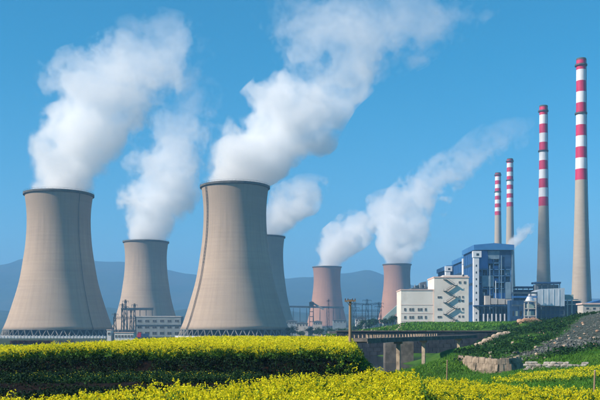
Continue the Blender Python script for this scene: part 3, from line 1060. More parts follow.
# ------------------------------------------------------------------ turbine hall behind the office block
D = 590.0
x0, x1 = wx(412, D), wx(447, D)
root = empty('turbine_hall', (x0, D, 8), 0, 'low dark turbine hall with stepped roof housings behind the office block', 'building')
h0 = wz(289, D) - 8
MB().box(0, x1 - x0, 0, 40, 0, h0).build('wall', M['greywall'], root)
MB().box(-0.5, x1 - x0 + 0.4, -0.5, 40.4, h0, h0 + 0.6).build('roof', M['greyroof'], root)
for k, (p0, p1, py) in enumerate(((414, 421, 284.5), (420, 428.5, 281), (429.5, 437, 283), (438, 446, 280.5))):
    mm = MB().prism([(wx(p0, D) - x0, h0 + 0.6), (wx(p1, D) - x0 - 0.3, h0 + 0.6), (wx(p1, D) - x0 - 0.9, wz(py, D) - 8), (wx(p0, D) - x0 + 1.2, wz(py + 1.2, D) - 8)], 4, 14)
    mm.build('roof_monitor', M['greyroof'] if k % 2 else M['bluesteel'], root)
for k in range(6):
    MB().tube((2.5 + k * 3.6, 3, h0 + 0.5), (2.5 + k * 3.6, 3, h0 + 3.2 + (k % 2)), 0.4, 0.4, 8).build('roof_vent', M['greysteel'], root)

# inclined coal gallery climbing to the office block from the left
D = 560.0
a, b = at(383, 318, D), at(402, 300.5, D)
root = empty('inclined_gallery', (a.x, a.y, 4), 0, 'pale green inclined conveyor gallery climbing towards the office block', 'conveyor')
dx, dz = b.x - a.x, b.z - a.z
m = MB()
m.add([(0, -2, a.z - 4 - 5), (dx, -2, a.z - 4 + dz - 5), (dx, 2, a.z - 4 + dz - 5), (0, 2, a.z - 4 - 5), (0, -2, a.z - 4), (dx, -2, a.z - 4 + dz), (dx, 2, a.z - 4 + dz), (0, 2, a.z - 4)],
      [(3, 2, 1, 0), (4, 5, 6, 7), (0, 1, 5, 4), (1, 2, 6, 5), (2, 3, 7, 6), (3, 0, 4, 7)])
m.build('gallery', M['greengal'], root)
for k in range(6):
    q = 0.08 + k * 0.17
    MB().bar((dx * q, 0, 0), (dx * q, 0, a.z - 4 + dz * q - 5), 0.7).build('trestle', M['greengal'], root)

# ------------------------------------------------------------------ dust collector and ducts on the right
D = 540.0
root = empty('dust_collector', (wx(536, D), D, 8), 0, 'big silver duct casing on blue steel legs below the chimneys', 'dust collector')
ox = wx(536, D)
def rx(px): return wx(px, D) - ox
def rz(py): return wz(py, D) - 8
m = MB()
poly = [(rx(534.5), rz(295)), (rx(536.5), rz(301)), (rx(541), rz(305.6)), (rx(564.6), rz(306.2)), (rx(564.6), rz(288)), (rx(542), rz(289)), (rx(536), rz(291.5))]
m.prism(poly, 0, 16)
m.build('casing', M['silver'], root)
for px in (542.5, 548, 553.5, 559):
    MB().box(rx(px), rx(px) + 0.3, -0.25, -0.002, rz(305.4), rz(289.2)).build('stiffener', M['silver'], root)
for px in np.arange(537, 566, 4.6):
    MB().box(rx(px), rx(px) + 0.7, 1.5, 2.2, 0, rz(305.2)).build('leg', M['bluesteel'], root)
for py in (310, 315):
    MB().box(rx(536), rx(566), 1.4, 1.49, rz(py) - 0.3, rz(py) + 0.3).build('brace', M['bluesteel'], root)
MB().box(rx(536), rx(566), 6, 7, 0, rz(306.5)).build('rear_screen', M['bluedark'], root)

root = empty('flat_canopy', (wx(535, 560), 560, 8), 0, 'upper dark flat canopy roof above the silver casing', 'canopy', 'flat canopy roofs by the chimneys')
MB().box(0, wx(561, 560) - wx(535, 560), 0, 9, wz(283.6, 560) - 8, wz(281.9, 560) - 8).build('roof_slab', M['bluedark'], root)
for k in range(5):
    MB().box(0.6 + k * 4, 1.1 + k * 4, 0.6, 1.1, wz(291, 560) - 8 - 20, wz(283.6, 560) - 8).build('post', M['bluesteel'], root)
MB().box(1.0, 16.5, 2, 8, wz(288.5, 560) - 8 - 20, wz(284.6, 560) - 8).build('housing', M['greyroof'], root)
root = empty('flat_canopy', (wx(516.5, 565), 565, 8), 0, 'lower dark flat canopy roof next to the boiler house', 'canopy', 'flat canopy roofs by the chimneys')
MB().box(0, wx(536, 565) - wx(516.5, 565), 0, 9, wz(288, 565) - 8, wz(286.4, 565) - 8).build('roof_slab', M['bluedark'], root)
for k in range(4):
    MB().box(0.6 + k * 3.8, 1.1 + k * 3.8, 0.6, 1.1, 0, wz(288, 565) - 8).build('post', M['bluesteel'], root)
MB().box(0.2, 13.0, 3, 8.5, 0, wz(289.5, 565) - 8).build('housing', M['bluedark'], root)
MB().box(1.2, 9.0, 1.4, 2.9, 4, wz(294, 565) - 8).build('duct', M['bluesteel'], root)

D = 520.0
root = empty('steel_frame', (wx(524, D), D, 8), 0, 'white two storey steel frame beside the silver casing', 'steel frame', 'white steel frames by the chimneys')
for px in (524, 528, 535.6):
    MB().box(wx(px, D) - wx(524, D), wx(px, D) - wx(524, D) + 0.62, 0, 0.6, 0, wz(301.2 if px > 525 else 303, D) - 8).build('post', M['tanpanel'], root)
for py in (301.4, 308.6, 316):
    MB().box(0.0, wx(536.6, D) - wx(524, D), -0.1, -0.01, wz(py, D) - 8 - 0.3, wz(py, D) - 8 + 0.3).build('beam', M['tanpanel'], root)
for k, py in enumerate((306, 313.5, 320)):
    MB().box(2.8, 7.0, 2.5, 4, wz(py, D) - 8 - 1.6, wz(py, D) - 8 + 1.4).build('tank', M['greengal'], root)
m = MB()
m.tube((wx(531, D) - wx(524, D), 3, wz(301.4, D) - 8 + 0.3), (wx(531, D) - wx(524, D), 3, wz(296.5, D) - 8), 3.0, 1.6, 14)
m.build('hopper', M['silver'], root)

D = 545.0
root = empty('steel_frame', (wx(570, D), D, 8), 0, 'pale steel frame standing at the foot of the tallest chimney', 'steel frame', 'white steel frames by the chimneys')
for px in (567, 571.5, 580.5):
    MB().box(wx(px, D) - wx(570, D), wx(px, D) - wx(570, D) + 0.7, 0, 0.6, 0, wz(299.5, D) - 8).build('post', M['tanpanel'], root)
for py in (299.6, 304.4):
    MB().box(wx(566, D) - wx(570, D), wx(582, D) - wx(570, D), -0.1, -0.01, wz(py, D) - 8 - 0.3, wz(py, D) - 8 + 0.3).build('beam', M['tanpanel'], root)
MB().box(wx(566, D) - wx(570, D), wx(575, D) - wx(570, D), 3, 9, wz(299.4, D) - 8, wz(294.5, D) - 8).build('fan_casing', M['greengal'], root)
MB().box(wx(566, D) - wx(570, D), wx(582, D) - wx(570, D), 3, 9, 0, wz(300.6, D) - 8).build('fan_house', M['bluesteel'], root)

D = 500.0
root = empty('low_shed', (wx(583, D), D, 8), 0, 'low tan walled shed at the right beyond the slope', 'shed')
MB().box(0, 40, 0, 10, 0, wz(304.5, D) - 8).build('wall', M['tanpanel'], root)
MB().prism([(-0.8, wz(304.5, D) - 8), (40.5, wz(304.5, D) - 8), (40.5, wz(303, D) - 8), (-0.8, wz(303, D) - 8)], -0.8, 10.5).build('roof', M['creamtrim'], root)
for k in range(8):
    MB().box(2 + k * 4, 3.6 + k * 4, -0.06, -0.002, wz(308, D) - 8 - 1, wz(306, D) - 8 - 1).build('window', M['glass'], root)
root = empty('blue_roof_shed', (wx(589, 600), 600, 8), 0, 'long shed with a blue roof behind the tan one', 'shed')
MB().box(0, 60, 0, 16, 0, wz(303.5, 600) - 8).build('wall', M['greywall'], root)
MB().prism([(-1, wz(303.5, 600) - 8), (61, wz(303.5, 600) - 8), (61, wz(298.5, 600) - 8), (10, wz(299.5, 600) - 8)], -1, 17).build('roof', M['blueclad'], root)
# pipe bridge running along the foot of the plant
D = 535.0
root = empty('pipe_bridge', (wx(512, D), D, 8), 0, 'long blue pipe bridge between boiler house and silver casing', 'pipe bridge')
L = wx(537, D) - wx(512, D)
for py in (293, 297, 305.5):
    MB().bar((0, 0, wz(py, D) - 8), (L, 0, wz(py, D) - 8), 1.1).build('pipe', M['bluesteel'] if py != 297 else M['blueclad'], root)
for k in range(5):
    MB().box(k * L / 4, k * L / 4 + 0.5, 0.6, 1.1, 0, wz(292, D) - 8).build('post', M['bluedark'], root)
MB().box(0, L * 0.96, 5, 12, 0, wz(300, D) - 8).build('switch_house', M['bluedark'], root)
for k in range(6):
    MB().box(1 + k * 2.6, 2.4 + k * 2.6, 4.9, 4.99, wz(316, D) - 8, wz(311, D) - 8).build('window', M['greengal'] if k % 2 else M['glass'], root)

# ------------------------------------------------------------------ switchgear building and yard by the second tower
D = 740.0
x0, x1 = wx(135.5, D), wx(181, D)
root = empty('switchgear_building', (x0, D, 0), 0, 'grey two storey switchgear building with a row of windows', 'building')
h = wz(317, D)
MB().box(0, x1 - x0, 0, 16, 0, h).build('wall', M['greywall'], root)
MB().box(-0.4, x1 - x0 + 0.4, -0.4, 16.4, h, h + 0.8).build('parapet', M['palewall'], root)
MB().box(-0.2, x1 - x0 + 0.2, -0.35, -0.002, wz(325.4, D) - 0.5, wz(325.4, D) + 0.5).build('ledge', M['bluesteel'], root)
for k in range(6):
    window(root, 2.5 + k * 6.6 + 1.2, -0.13, wz(321, D), 3.2, 1.7)
    window(root, 2.5 + k * 6.6 + 1.2, -0.13, wz(327.3, D), 3.6, 1.6)
    window(root, 2.5 + k * 6.6 + 1.2, -0.13, wz(333.2, D), 3.6, 2.2)

# pipe gallery in front of the second tower
D = 800.0
root = empty('pipe_gallery', (wx(121, D), D, 0), 0, 'dark elevated pipe gallery crossing in front of the second tower', 'pipe bridge')
L = wx(153, D) - wx(121, D)
MB().box(0, L, 0, 2.4, wz(310.2, D), wz(307.8, D)).build('gallery', M['bluesteel'], root)
for k in range(6):
    MB().box(k * L / 5.2, k * L / 5.2 + 0.6, 0.5, 1.2, 0, wz(310.2, D)).build('post', M['bluesteel'], root)


def lattice(name, x, y, z0, w, h, label, cat, group, mat, arms=1, tip=2.2):
    """Lattice mast: four corner legs, diagonal braces, cross arms."""
    root = empty(name, (x, y, z0), 0, label, cat, group)
    n = max(3, int(h / (w * 1.6)))
    for sx in (-1, 1):
        for sy in (-1, 1):
            MB().bar((sx * w / 2, sy * w / 2, 0), (sx * w * 0.14, sy * w * 0.14, h), 0.28).build('leg', mat, root)
    m = MB()
    for k in range(n):
        q0, q1 = k / n, (k + 1) / n
        a, b = w / 2 + (w * 0.14 - w / 2) * q0, w / 2 + (w * 0.14 - w / 2) * q1
        s = 1 if k % 2 else -1
        for sy in (-1, 1):
            m.bar((-a * s, sy * a, q0 * h), (b * s, sy * b, q1 * h), 0.16)
            m.bar((sy * a, -a * s, q0 * h), (sy * b, b * s, q1 * h), 0.16)
    m.build('bracing', mat, root)
    for k in range(arms):
        z = h * (0.96 - 0.14 * k)
        m = MB()
        m.bar((-tip, 0, z), (tip, 0, z), 0.26)
        m.build('cross_arm', mat, root)
        for s in (-1, -0.4, 0.4, 1):
            MB().tube((tip * s, 0, z - 1.3), (tip * s, 0, z - 0.1), 0.14, 0.14, 6).build('insulator', M['greysteel'], root)
    return root


for k, (px, top, w) in enumerate(((115, 313, 1.4), (120.5, 303, 1.2), (125.5, 299.5, 1.5), (129, 309, 1.2), (134.5, 303.5, 1.4))):
    lattice('gantry_mast', wx(px, 520), 520 + 6 * (k % 2), 0, w + 0.6, wz(top, 520), ['switchyard mast standing farthest from the switchgear building', 'thin switchyard mast second from the far left tower', 'tallest switchyard mast in front of the second tower', 'shortest switchyard mast beside the tallest one', 'switchyard mast beside the corner of the switchgear building'][k],
            'mast', 'switchyard masts by the second tower', M['bluesteel'], 2 if k == 2 else 1, 1.9)
root = empty('busbar_gantry', (wx(113.5, 520), 520, 0), 0, 'thin steel gantry beam linking the switchyard masts', 'gantry')
L = wx(136, 520) - wx(113.5, 520)
for py in (317, 319):
    MB().bar((0, 0, wz(py, 520)), (L, 0, wz(py, 520)), 0.22).build('beam', M['bluesteel'], root)
m = MB()
for k in range(14):
    m.bar((L * k / 14, 0, wz(319, 520)), (L * (k + 0.5) / 14, 0, wz(317, 520)), 0.14)
    m.bar((L * (k + 0.5) / 14, 0, wz(317, 520)), (L * (k + 1) / 14, 0, wz(319, 520)), 0.14)
m.build('bracing', M['bluesteel'], root)
for q in (0, 1):
    MB().bar((L * q, 0, 0), (L * q, 0, wz(317, 520)), 0.3).build('post', M['bluesteel'], root)

# small white houses and vehicles in front of the towers
M['housewhite'] = surf('white_render', (0.62, 0.58, 0.54), (0.74, 0.70, 0.66), 0.3, 0.85)
M['tileroof'] = surf('dark_tiles', (0.05, 0.045, 0.045), (0.09, 0.075, 0.07), 0.5, 0.8)
M['redpaint'] = surf('red_vehicle_paint', (0.42, 0.02, 0.05), None, 1, 0.3, spec=0.5)
M['tyre'] = surf('tyre_rubber', (0.02, 0.02, 0.02), None, 1, 0.8)


def house(px0, px1, py_eave, d, depth, label, roof='flat', nwin=3, base=None, wall='housewhite'):
    x0, x1 = wx(px0, d), wx(px1, d)
    b = gz((x0 + x1) / 2, d) - 0.2 if base is None else base
    root = empty('small_house', (x0, d, b), 0, label, 'house', 'small houses before the towers')
    w, h = x1 - x0, wz(py_eave, d) - b
    MB().box(0, w, 0, depth, 0, h).build('wall', M[wall], root)
    if roof == 'flat':
        MB().box(-0.25, w + 0.25, -0.3, depth + 0.3, h, h + 0.35).build('roof', M['creamtrim'], root)
    else:
        MB().prism([(-0.4, h), (w + 0.4, h), (w + 0.4, h + 0.15), (w * 0.5, h + 0.15 + 0.16 * depth), (-0.4, h + 0.15)], -0.5, depth + 0.5).build('roof', M['tileroof'], root)
    for k in range(nwin):
        window(root, w * (k + 0.5) / nwin, -0.13, h - 1.6, min(1.1, w / nwin * 0.5), 1.0)
    return root


house(107, 111, 330.3, 400, 5, 'narrow white hut with a dark opening, leftmost before the switchyard', nwin=1)
house(114.5, 133.5, 333.0, 400, 6, 'long low white house in front of the switchyard masts', nwin=6)
house(57.5, 63, 342.3, 320, 4, 'small white shed with a dark roof below the far left tower', 'gable', 1)
house(64.5, 73, 342.2, 325, 5, 'wider white shed with a dark roof next to the small one', 'gable', 2)

root = empty('lorry', (wx(139, 600), 600, gz(wx(139, 600), 600)), 0, 'red lorry parked in front of the switchgear building', 'lorry')
m = MB()
m.prism([(-1.4, 0.8), (1.4, 0.8), (1.4, 4.1), (-0.9, 4.1), (-1.4, 2.8)], 0, 2.4)
m.build('cab', M['redpaint'], root)
MB().box(1.6, 6.8, 0, 2.5, 1.2, 3.4).build('cargo_box', M['bluedark'], root)
MB().prism([(-1.22, 2.9), (-0.4, 2.9), (-0.4, 3.8), (-0.86, 3.8)], -0.03, -0.003).build('side_window', M['glass'], root)
MB().box(-1.4, 6.8, 0.6, 1.8, 0.7, 0.95).build('chassis', M['darksteel'], root)
wm = MB().tube((0, -0.15, 0), (0, 0.2, 0), 0.5, 0.5, 14).mesh('wheel', M['tyre'])
for xx in (-0.5, 4.2, 5.5):
    for yy in (0.2, 2.2):
        link('wheel', wm, root, (xx, yy, 0.5))

# pale perimeter wall in front of the far left tower
root = empty('perimeter_wall', (wx(-6, 600), 600, 0), 0, 'long pale low wall with posts in front of the far left tower', 'wall')
L = wx(106, 600) - wx(-6, 600)
n = 34
pm = box_mesh('panel', L / n - 0.5, 0.2, 1.5, M['palewall'], True)
qm = box_mesh('post', 0.45, 0.45, 2.3, M['palewall'], True)
for k in range(n):
    link('post', qm, root, (L * k / n, 0, 0))
    link('panel', pm, root, (L * (k + 0.5) / n, 0.05, 0.0))

# ------------------------------------------------------------------ structures in the middle distance
D = 1150.0
root = empty('conveyor_gallery', (wx(284, D), D, gz(wx(284, D), D)), 0, 'long thin coal conveyor gallery crossing before the distant tower', 'conveyor')
b = root.location.z
L = wx(344, D) - wx(284, D)
MB().bar((0, 0, wz(306.6, D) - b), (L, 0, wz(307.6, D) - b), 2.6, 2.4).build('gallery', M['bluesteel'], root)
for k in range(9):
    q = (k + 0.4) / 9
    MB().bar((L * q - 1.2, 0, 0), (L * q, 0, wz(308, D) - b), 0.5).build('trestle_leg', M['bluesteel'], root)
    MB().bar((L * q + 1.2, 0, 0), (L * q, 0, wz(308, D) - b), 0.5).build('trestle_leg', M['bluesteel'], root)
D = 1120.0
root = empty('transfer_tower', (wx(311.5, D), D, gz(wx(311.5, D), D)), 0, 'dark transfer tower with a sloping gallery before the distant reddish tower', 'tower')
b = root.location.z
w = 5.2
for sx in (-1, 1):
    for sy in (-1, 1):
        MB().bar((sx * w / 2, sy * w / 2, 0), (sx * w / 2, sy * w / 2, wz(306, D) - b), 0.8).build('leg', M['darksteel'], root)
for py in (322, 317, 312):
    MB().box(-w / 2, w / 2, -w / 2, w / 2, wz(py, D) - b, wz(py, D) - b + 0.8).build('floor', M['darksteel'], root)
MB().box(-w / 2 - 0.5, w / 2 + 0.5, -w / 2 - 0.5, w / 2 + 0.5, wz(306.5, D) - b, wz(302.5, D) - b).build('cabin', M['bluesteel'], root)
MB().prism([(-w / 2 - 1, wz(302.5, D) - b), (w / 2 + 1, wz(302.5, D) - b), (0, wz(301.2, D) - b)], -w / 2 - 1, w / 2 + 1).build('roof', M['greyroof'], root)
MB().bar((w / 2, 0, wz(303.5, D) - b), (w / 2 + 14, 0, wz(309.5, D) - b), 2.0, 2.2).build('sloping_gallery', M['tanpanel'], root)

LAB = ['lattice switchyard portal nearest the wooden pole', 'tallest lattice switchyard portal between pole and office block', 'lattice switchyard portal nearest the pale green gallery', 'slim lattice mast before the small distant reddish tower']
for k, (px, top, w, d) in enumerate(((355, 302, 3.4, 700), (367, 299, 3.6, 720), (379, 302, 3.4, 710), (328.5, 299, 2.0, 760))):
    lattice('switchyard_pylon', wx(px, d), d, gz(wx(px, d), d), w, wz(top, d) - gz(wx(px, d), d), LAB[k], 'pylon', 'lattice pylons in the switchyard', M['bluesteel'], 2 if k < 3 else 1, 3.8 if k < 3 else 1.6)
LABB = ['upper thin steel beam strung between the switchyard portals', 'middle thin steel beam strung between the switchyard portals', 'lowest thin steel beam strung between the switchyard portals']
for k, py in enumerate((303.5, 310, 316)):
    o = empty('portal_beam', (wx(352, 708), 708, 0), 0, LABB[k], 'gantry', 'beams between the switchyard portals')
    L = wx(382, 708) - wx(352, 708)
    for s in (0, 1.1):
        MB().bar((0, 0, wz(py, 708) - s), (L, 0, wz(py, 708) - s), 0.28).build('chord', M['bluesteel'], o)
    m = MB()
    for q in range(12):
        m.bar((L * q / 12, 0, wz(py, 708) - (1.1 if q % 2 else 0)), (L * (q + 1) / 12, 0, wz(py, 708) - (0 if q % 2 else 1.1)), 0.16)
    m.build('bracing', M['bluesteel'], o)
    for q in (0.02, 0.34, 0.66, 0.98):
        MB().box(L * q - 0.2, L * q + 0.2, -0.2, 0.2, 0, wz(py, 708) - 1.2).build('post', M['bluesteel'], o)

# low works buildings in the haze between towers and office block
rb_ = random.Random(11)
WL = [(286, 297, 321.5, 900, 'greywall', 'low grey works shed at the foot of the half hidden tower'), (296, 308, 323.5, 860, 'tanpanel', 'low tan works shed left of the transfer tower'), (313, 322, 322, 880, 'tanpanel', 'small tan hut at the foot of the transfer tower'),
      (333, 346, 320.5, 940, 'greywall', 'grey works shed left of the wooden pole'), (356, 366, 318.5, 820, 'palewall', 'pale cabin among the switchyard portals'), (368, 379, 320.5, 800, 'greengal', 'pale green cabin among the switchyard portals'),
      (385, 401, 318.5, 620, 'bluesteel', 'dark low shed between pale green gallery and office block')]
for (p0, p1, py, d, mk, lab) in WL:
    x0, x1 = wx(p0, d), wx(p1, d)
    b = gz((x0 + x1) / 2, d) - 0.5
    o = empty('works_shed', (x0, d, b), 0, lab, 'shed', 'low works sheds in the middle distance')
    h = wz(py, d) - b
    MB().box(0, x1 - x0, 0, 10, 0, h).build('wall', M[mk], o)
    MB().prism([(-0.5, h), (x1 - x0 + 0.5, h), (x1 - x0 + 0.5, h + 0.3), ((x1 - x0) / 2, h + 1.6), (-0.5, h + 0.3)], -0.6, 10.6).build('roof', M['greyroof'], o)
    for k in range(4):
        window(o, (x1 - x0) * (k + 0.5) / 4, -0.13, h - 1.8, 1.3, 1.2)

# ------------------------------------------------------------------ river, bridge, walls
M['water'] = surf('river_water', (0.012, 0.022, 0.028), (0.02, 0.034, 0.04), 0.2, 0.08, spec=0.5, bump=0.03, bscale=1.5)
M['bridge'] = surf('weathered_concrete', (0.09, 0.083, 0.075), (0.18, 0.16, 0.14), 0.8, 0.9, c3=(0.08, 0.075, 0.065), s3=0.5, bump=0.03)
M['pier'] = surf('tan_concrete', (0.36, 0.29, 0.21), (0.48, 0.39, 0.28), 0.9, 0.9, (1, 1, 0.4), c3=(0.2, 0.16, 0.12), s3=0.7)
M['shadestone'] = surf('shaded_masonry', (0.02, 0.027, 0.036), (0.045, 0.054, 0.066), 0.7, 0.95, bump=0.05, island=0.3)  # dark bluish tone carries the shade lying on the valley wall
M['stone'] = surf('brown_stone', (0.22, 0.17, 0.125), (0.36, 0.285, 0.21), 1.4, 0.95, c3=(0.09, 0.075, 0.055), s3=0.6, bump=0.05, island=0.25)
M['tanstone'] = surf('tan_stone', (0.30, 0.22, 0.16), (0.46, 0.35, 0.26), 1.2, 0.95, bump=0.05, island=0.25)
M['sack'] = surf('pale_sack', (0.18, 0.155, 0.13), (0.38, 0.345, 0.30), 2.0, 0.9, bump=0.03, island=0.3)
M['redsoil'] = surf('tan_spoil', (0.34, 0.19, 0.12), (0.52, 0.33, 0.22), 0.6, 0.95, bump=0.08, c3=(0.22, 0.14, 0.09), s3=0.4)
M['wood'] = surf('weathered_wood', (0.20, 0.13, 0.08), (0.34, 0.23, 0.14), 3.0, 0.85, (1, 1, 0.1))
M['porcelain'] = surf('insulator_porcelain', (0.10, 0.06, 0.05), None, 1, 0.3)

m = MB()
m.add([(-8, 108, -1.0), (16, 108, -1.0), (60, 226, -1.0), (-8, 226, -1.0)], [(0, 1, 2, 3)])
tag(m.build('river', M['water']), 'dark still river under the small bridge', 'river', kind='structure')

a, b = Vector((8.6, 124.0, 0)), Vector((43.5, 211.5, 0))
Lb = (b - a).length
ang = math.atan2(b.y - a.y, b.x - a.x)
br = empty('bridge', (a.x, a.y, 0), ang, 'narrow concrete footbridge on tan pillars over the dark river', 'bridge')
MB().box(0, Lb, -1.5, 1.5, 4.25, 4.75).build('deck', M['bridge'], br)
for s in (-1, 1):
    MB().box(0, Lb, s * 1.5 - 0.09, s * 1.5 + 0.09, 4.0, 4.245).build('edge_beam', M['bridge'], br)
    rail = MB().box(0, Lb, s * 1.36 - 0.07, s * 1.36 + 0.07, 5.30, 5.42).build('handrail', M['bridge'], br)
    pm = box_mesh('baluster', 0.2, 0.16, 0.55, M['tanstone'], True)
    for k in range(24):
        link('baluster', pm, br, (0.6 + k * Lb / 46, s * 1.36, 4.752))
for (x, y) in ((17.2, 145.5), (24.5, 163.0), (37.4, 196.0)):
    s = (Vector((x, y, 0)) - a).dot((b - a).normalized())
    p = MB().box(s - 0.3, s + 0.3, -0.32, 0.32, -2.2, 3.55).build('pillar', M['pier'], br)
    MB().box(s - 0.42, s + 0.42, -0.7, 0.7, 3.552, 3.998).build('pillar_cap', M['pier'], p)
m = MB()
m.prism([(18.0, -2), (24.0, -2), (24.0, 3.5), (22.0, 3.6), (18.0, 3.2)], 176, 180)
o = m.build('abutment', M['bridge'], None)
tag(o, 'stained concrete abutment block behind the first bridge pillar', 'abutment')

# tall stone wall closing the valley, its shade put into the colour; road slab on top
root = empty('retaining_wall', (10, 226, 0), 0, 'tall shade-coloured stone retaining wall behind the bridge', 'wall')
rs = random.Random(3)
sm = [MB().box(0, 1.92 + 0.02 * k, 0, 0.7, 0, 1.04).mesh('stone', M['shadestone']) for k in range(2)]
for r in range(7):
    for c in range(23):
        o = link('stone', rs.choice(sm), root, (c * 2.0 + (1.0 if r % 2 else 0), rs.uniform(-0.08, 0.06) + 0.1 * r, -2.0 + r * 1.08))
MB().box(0, 47, 0.75, 1.6, -2.2, 5.2).build('core', M['shadestone'], root)
MB().box(-0.2, 47.2, 0.3, 2.0, 5.58, 5.86).build('coping', M['bridge'], root)
M['road'] = surf('road_surface', (0.10, 0.10, 0.10), (0.16, 0.155, 0.15), 0.6, 0.95)
tag(MB().box(8, 60, 227.9, 243, 5.0, 5.62).build('road', M['road']), 'grey valley road along the top of the dark wall', 'road', kind='structure')

# battered brown stone wall in two runs
root = empty('retaining_wall', (wx(458, 112), 112, 0), 0, 'low curved brown stone retaining wall at the foot of the slope', 'wall')
pts = [Vector((wx(458, 113.5), 113.5, 2.55)), Vector((wx(476, 109), 109, 2.45)), Vector((wx(497, 106.5), 106.5, 2.3)), Vector((wx(509, 106.6), 106.6, 2.4)), Vector((wx(521, 108), 108, 2.6))]
rs = random.Random(8)
base = Vector(root.location)
for p, q in zip(pts[:-1], pts[1:]):
    L = (q - p).length
    n = max(3, int(L / 0.46))
    d = (q - p) / n
    nrm = Vector((d.y, -d.x, 0)).normalized()
    if nrm.y > 0: nrm = -nrm
    for k in range(n):
      for course in range(3):
        sh_ = 0.5 * (course % 2)
        s, e = p + d * (k + sh_), p + d * (k + sh_ + 0.96)
        ht = s.z + 0.5
        z0 = -0.5 + ht * (0, 0.42, 0.74)[course] + 0.02
        j = rs.uniform(-0.05, 0.05)
        zt = -0.5 + ht * (0.42, 0.74, 1.0)[course] + (rs.uniform(-0.08, 0.06) if course == 2 else 0)
        f = lambda zq: j + 0.55 * (s.z - zq) / ht
        vs = []
        for pt in (s, e):
            for (zz, off) in ((z0, f(z0)), (zt, f(zt)), (zt, -0.5 + j), (z0, -0.5 + j)):
                v = Vector((pt.x, pt.y, 0)) + nrm * off
                vs.append(Vector((v.x, v.y, zz)) - base)
        MB().add(vs, [(0, 1, 2, 3), (7, 6, 5, 4), (0, 4, 5, 1), (1, 5, 6, 2), (2, 6, 7, 3), (3, 7, 4, 0)]).build('stone', M['stone'], root)

# pale sacks stacked as a low wall
def lump_mesh(name, sx, sy, sz, mat, seed, sub=2, rough=0.12, square=0.6):
    bm = bmesh.new()
    bmesh.ops.create_icosphere(bm, subdivisions=sub, radius=1.0)
    for v in bm.verts:
        c = v.co.copy()
        mx = max(abs(c.x), abs(c.y), abs(c.z))
        c = c.lerp(c / mx, square)
        c *= 1 + rough * mnoise.noise(c * 1.7 + Vector((seed * 9.1, seed * 3.3, 0)))
        v.co = Vector((c.x * sx / 2, c.y * sy / 2, c.z * sz / 2))
    me = bpy.data.meshes.new(name)
    bm.to_mesh(me); bm.free()
    me.materials.append(mat)
    return me


root = empty('sack_wall', (wx(523, 101.5), 101.5, 1.15), 0, 'low wall of pale stacked sacks below the gravel slope', 'wall')
sk = [lump_mesh('sack', 0.8, 0.5, 0.36, M['sack'], k, 2, 0.22, 0.7) for k in range(5)]
rs = random.Random(4)
Lw = wx(588, 99.5) - wx(523, 101.5)
for r in range(4):
    for c in range(12):
        x = 0.35 + c * 0.70 + (0.35 if r % 2 else 0)
        if x > Lw or (r == 3 and rs.random() < 0.35): continue
        sc2 = rs.uniform(0.85, 1.15)
        link('sack', rs.choice(sk), root, (x + rs.uniform(-.05, .05), -0.21 * c + rs.uniform(-0.1, 0.1) + 0.05 * r, 0.02 + r * 0.27), (rs.uniform(-.12, .12), rs.uniform(-.12, .12), -0.28 + rs.uniform(-.3, .3)), (sc2, 1, rs.uniform(0.85, 1.1)))

# dressed stones stepping down the crest
rs = random.Random(12)
SB = [(461, 350.5, 147, 1.5), (466, 349, 150, 1.7), (471.5, 347.2, 153, 1.6), (476, 344.5, 157, 1.3), (480.5, 342.8, 161, 1.3), (485.5, 339.8, 166, 1.5), (490, 338, 171, 1.4), (495, 335.2, 177, 1.6), (500, 333.2, 182, 1.8), (506, 332.2, 187, 1.9)]
for k, (px, py, d, w) in enumerate(SB):
    x, z = wx(px, d), wz(py, d)
    g = gz(x, d)
    o = link('stone_block', lump_mesh('stone_block', w, 1.0, max(0.9, z - g + 0.6), M['tanstone'], k, 2, 0.14, 0.75), None, (x, d, (z + min(g, z - 0.5)) / 2 - 0.1), (0, 0, rs.uniform(-.3, .3)))
    tag(o, ('lowest' if k == 0 else 'highest' if k == 9 else ('second', 'third', 'fourth', 'fifth', 'sixth', 'seventh', 'eighth', 'ninth')[k - 1] + ' from the bottom') + ' tan stone block of the row climbing beside the river', 'stone', 'stone blocks climbing the slope')

# spoil heap on the crest
D = 232.0
x, z0 = wx(530, D), wz(326.5, D)
o = link('spoil_heap', lump_mesh('spoil_heap', wx(543, D) - wx(517, D), 4.0, 4.6, M['redsoil'], 2, 4, 0.35, 0.3), None, (x, D, z0), (0, 0.12, 0.1))
tag(o, 'heap of reddish tan spoil on the crest below the silver casing', 'heap')

# loose rocks on the dark slope
rk = [lump_mesh('rock', 1, 0.8, 0.7, M['tanstone'] if k % 2 else M['redsoil'], k + 5, 2, 0.35, 0.4) for k in range(4)]
rs = random.Random(21)
n = 0
while n < 46:
    x, y = rs.uniform(24, 62), rs.uniform(112, 190)
    px = 300 + F * x / y
    if px < 488 or px > 598 or (px < 560 and y > 175): continue
    s = rs.uniform(0.25, 0.75)
    o = link('rock', rs.choice(rk), None, (x, y, gz(x, y) + 0.25 * s), (rs.uniform(-.3, .3), rs.uniform(-.3, .3), rs.uniform(0, 6)), (s, s, s * 0.9))
    tag(o, 'small reddish tan rock lying loose on the dark green slope', 'rock', 'loose rocks on the slope')
    n += 1

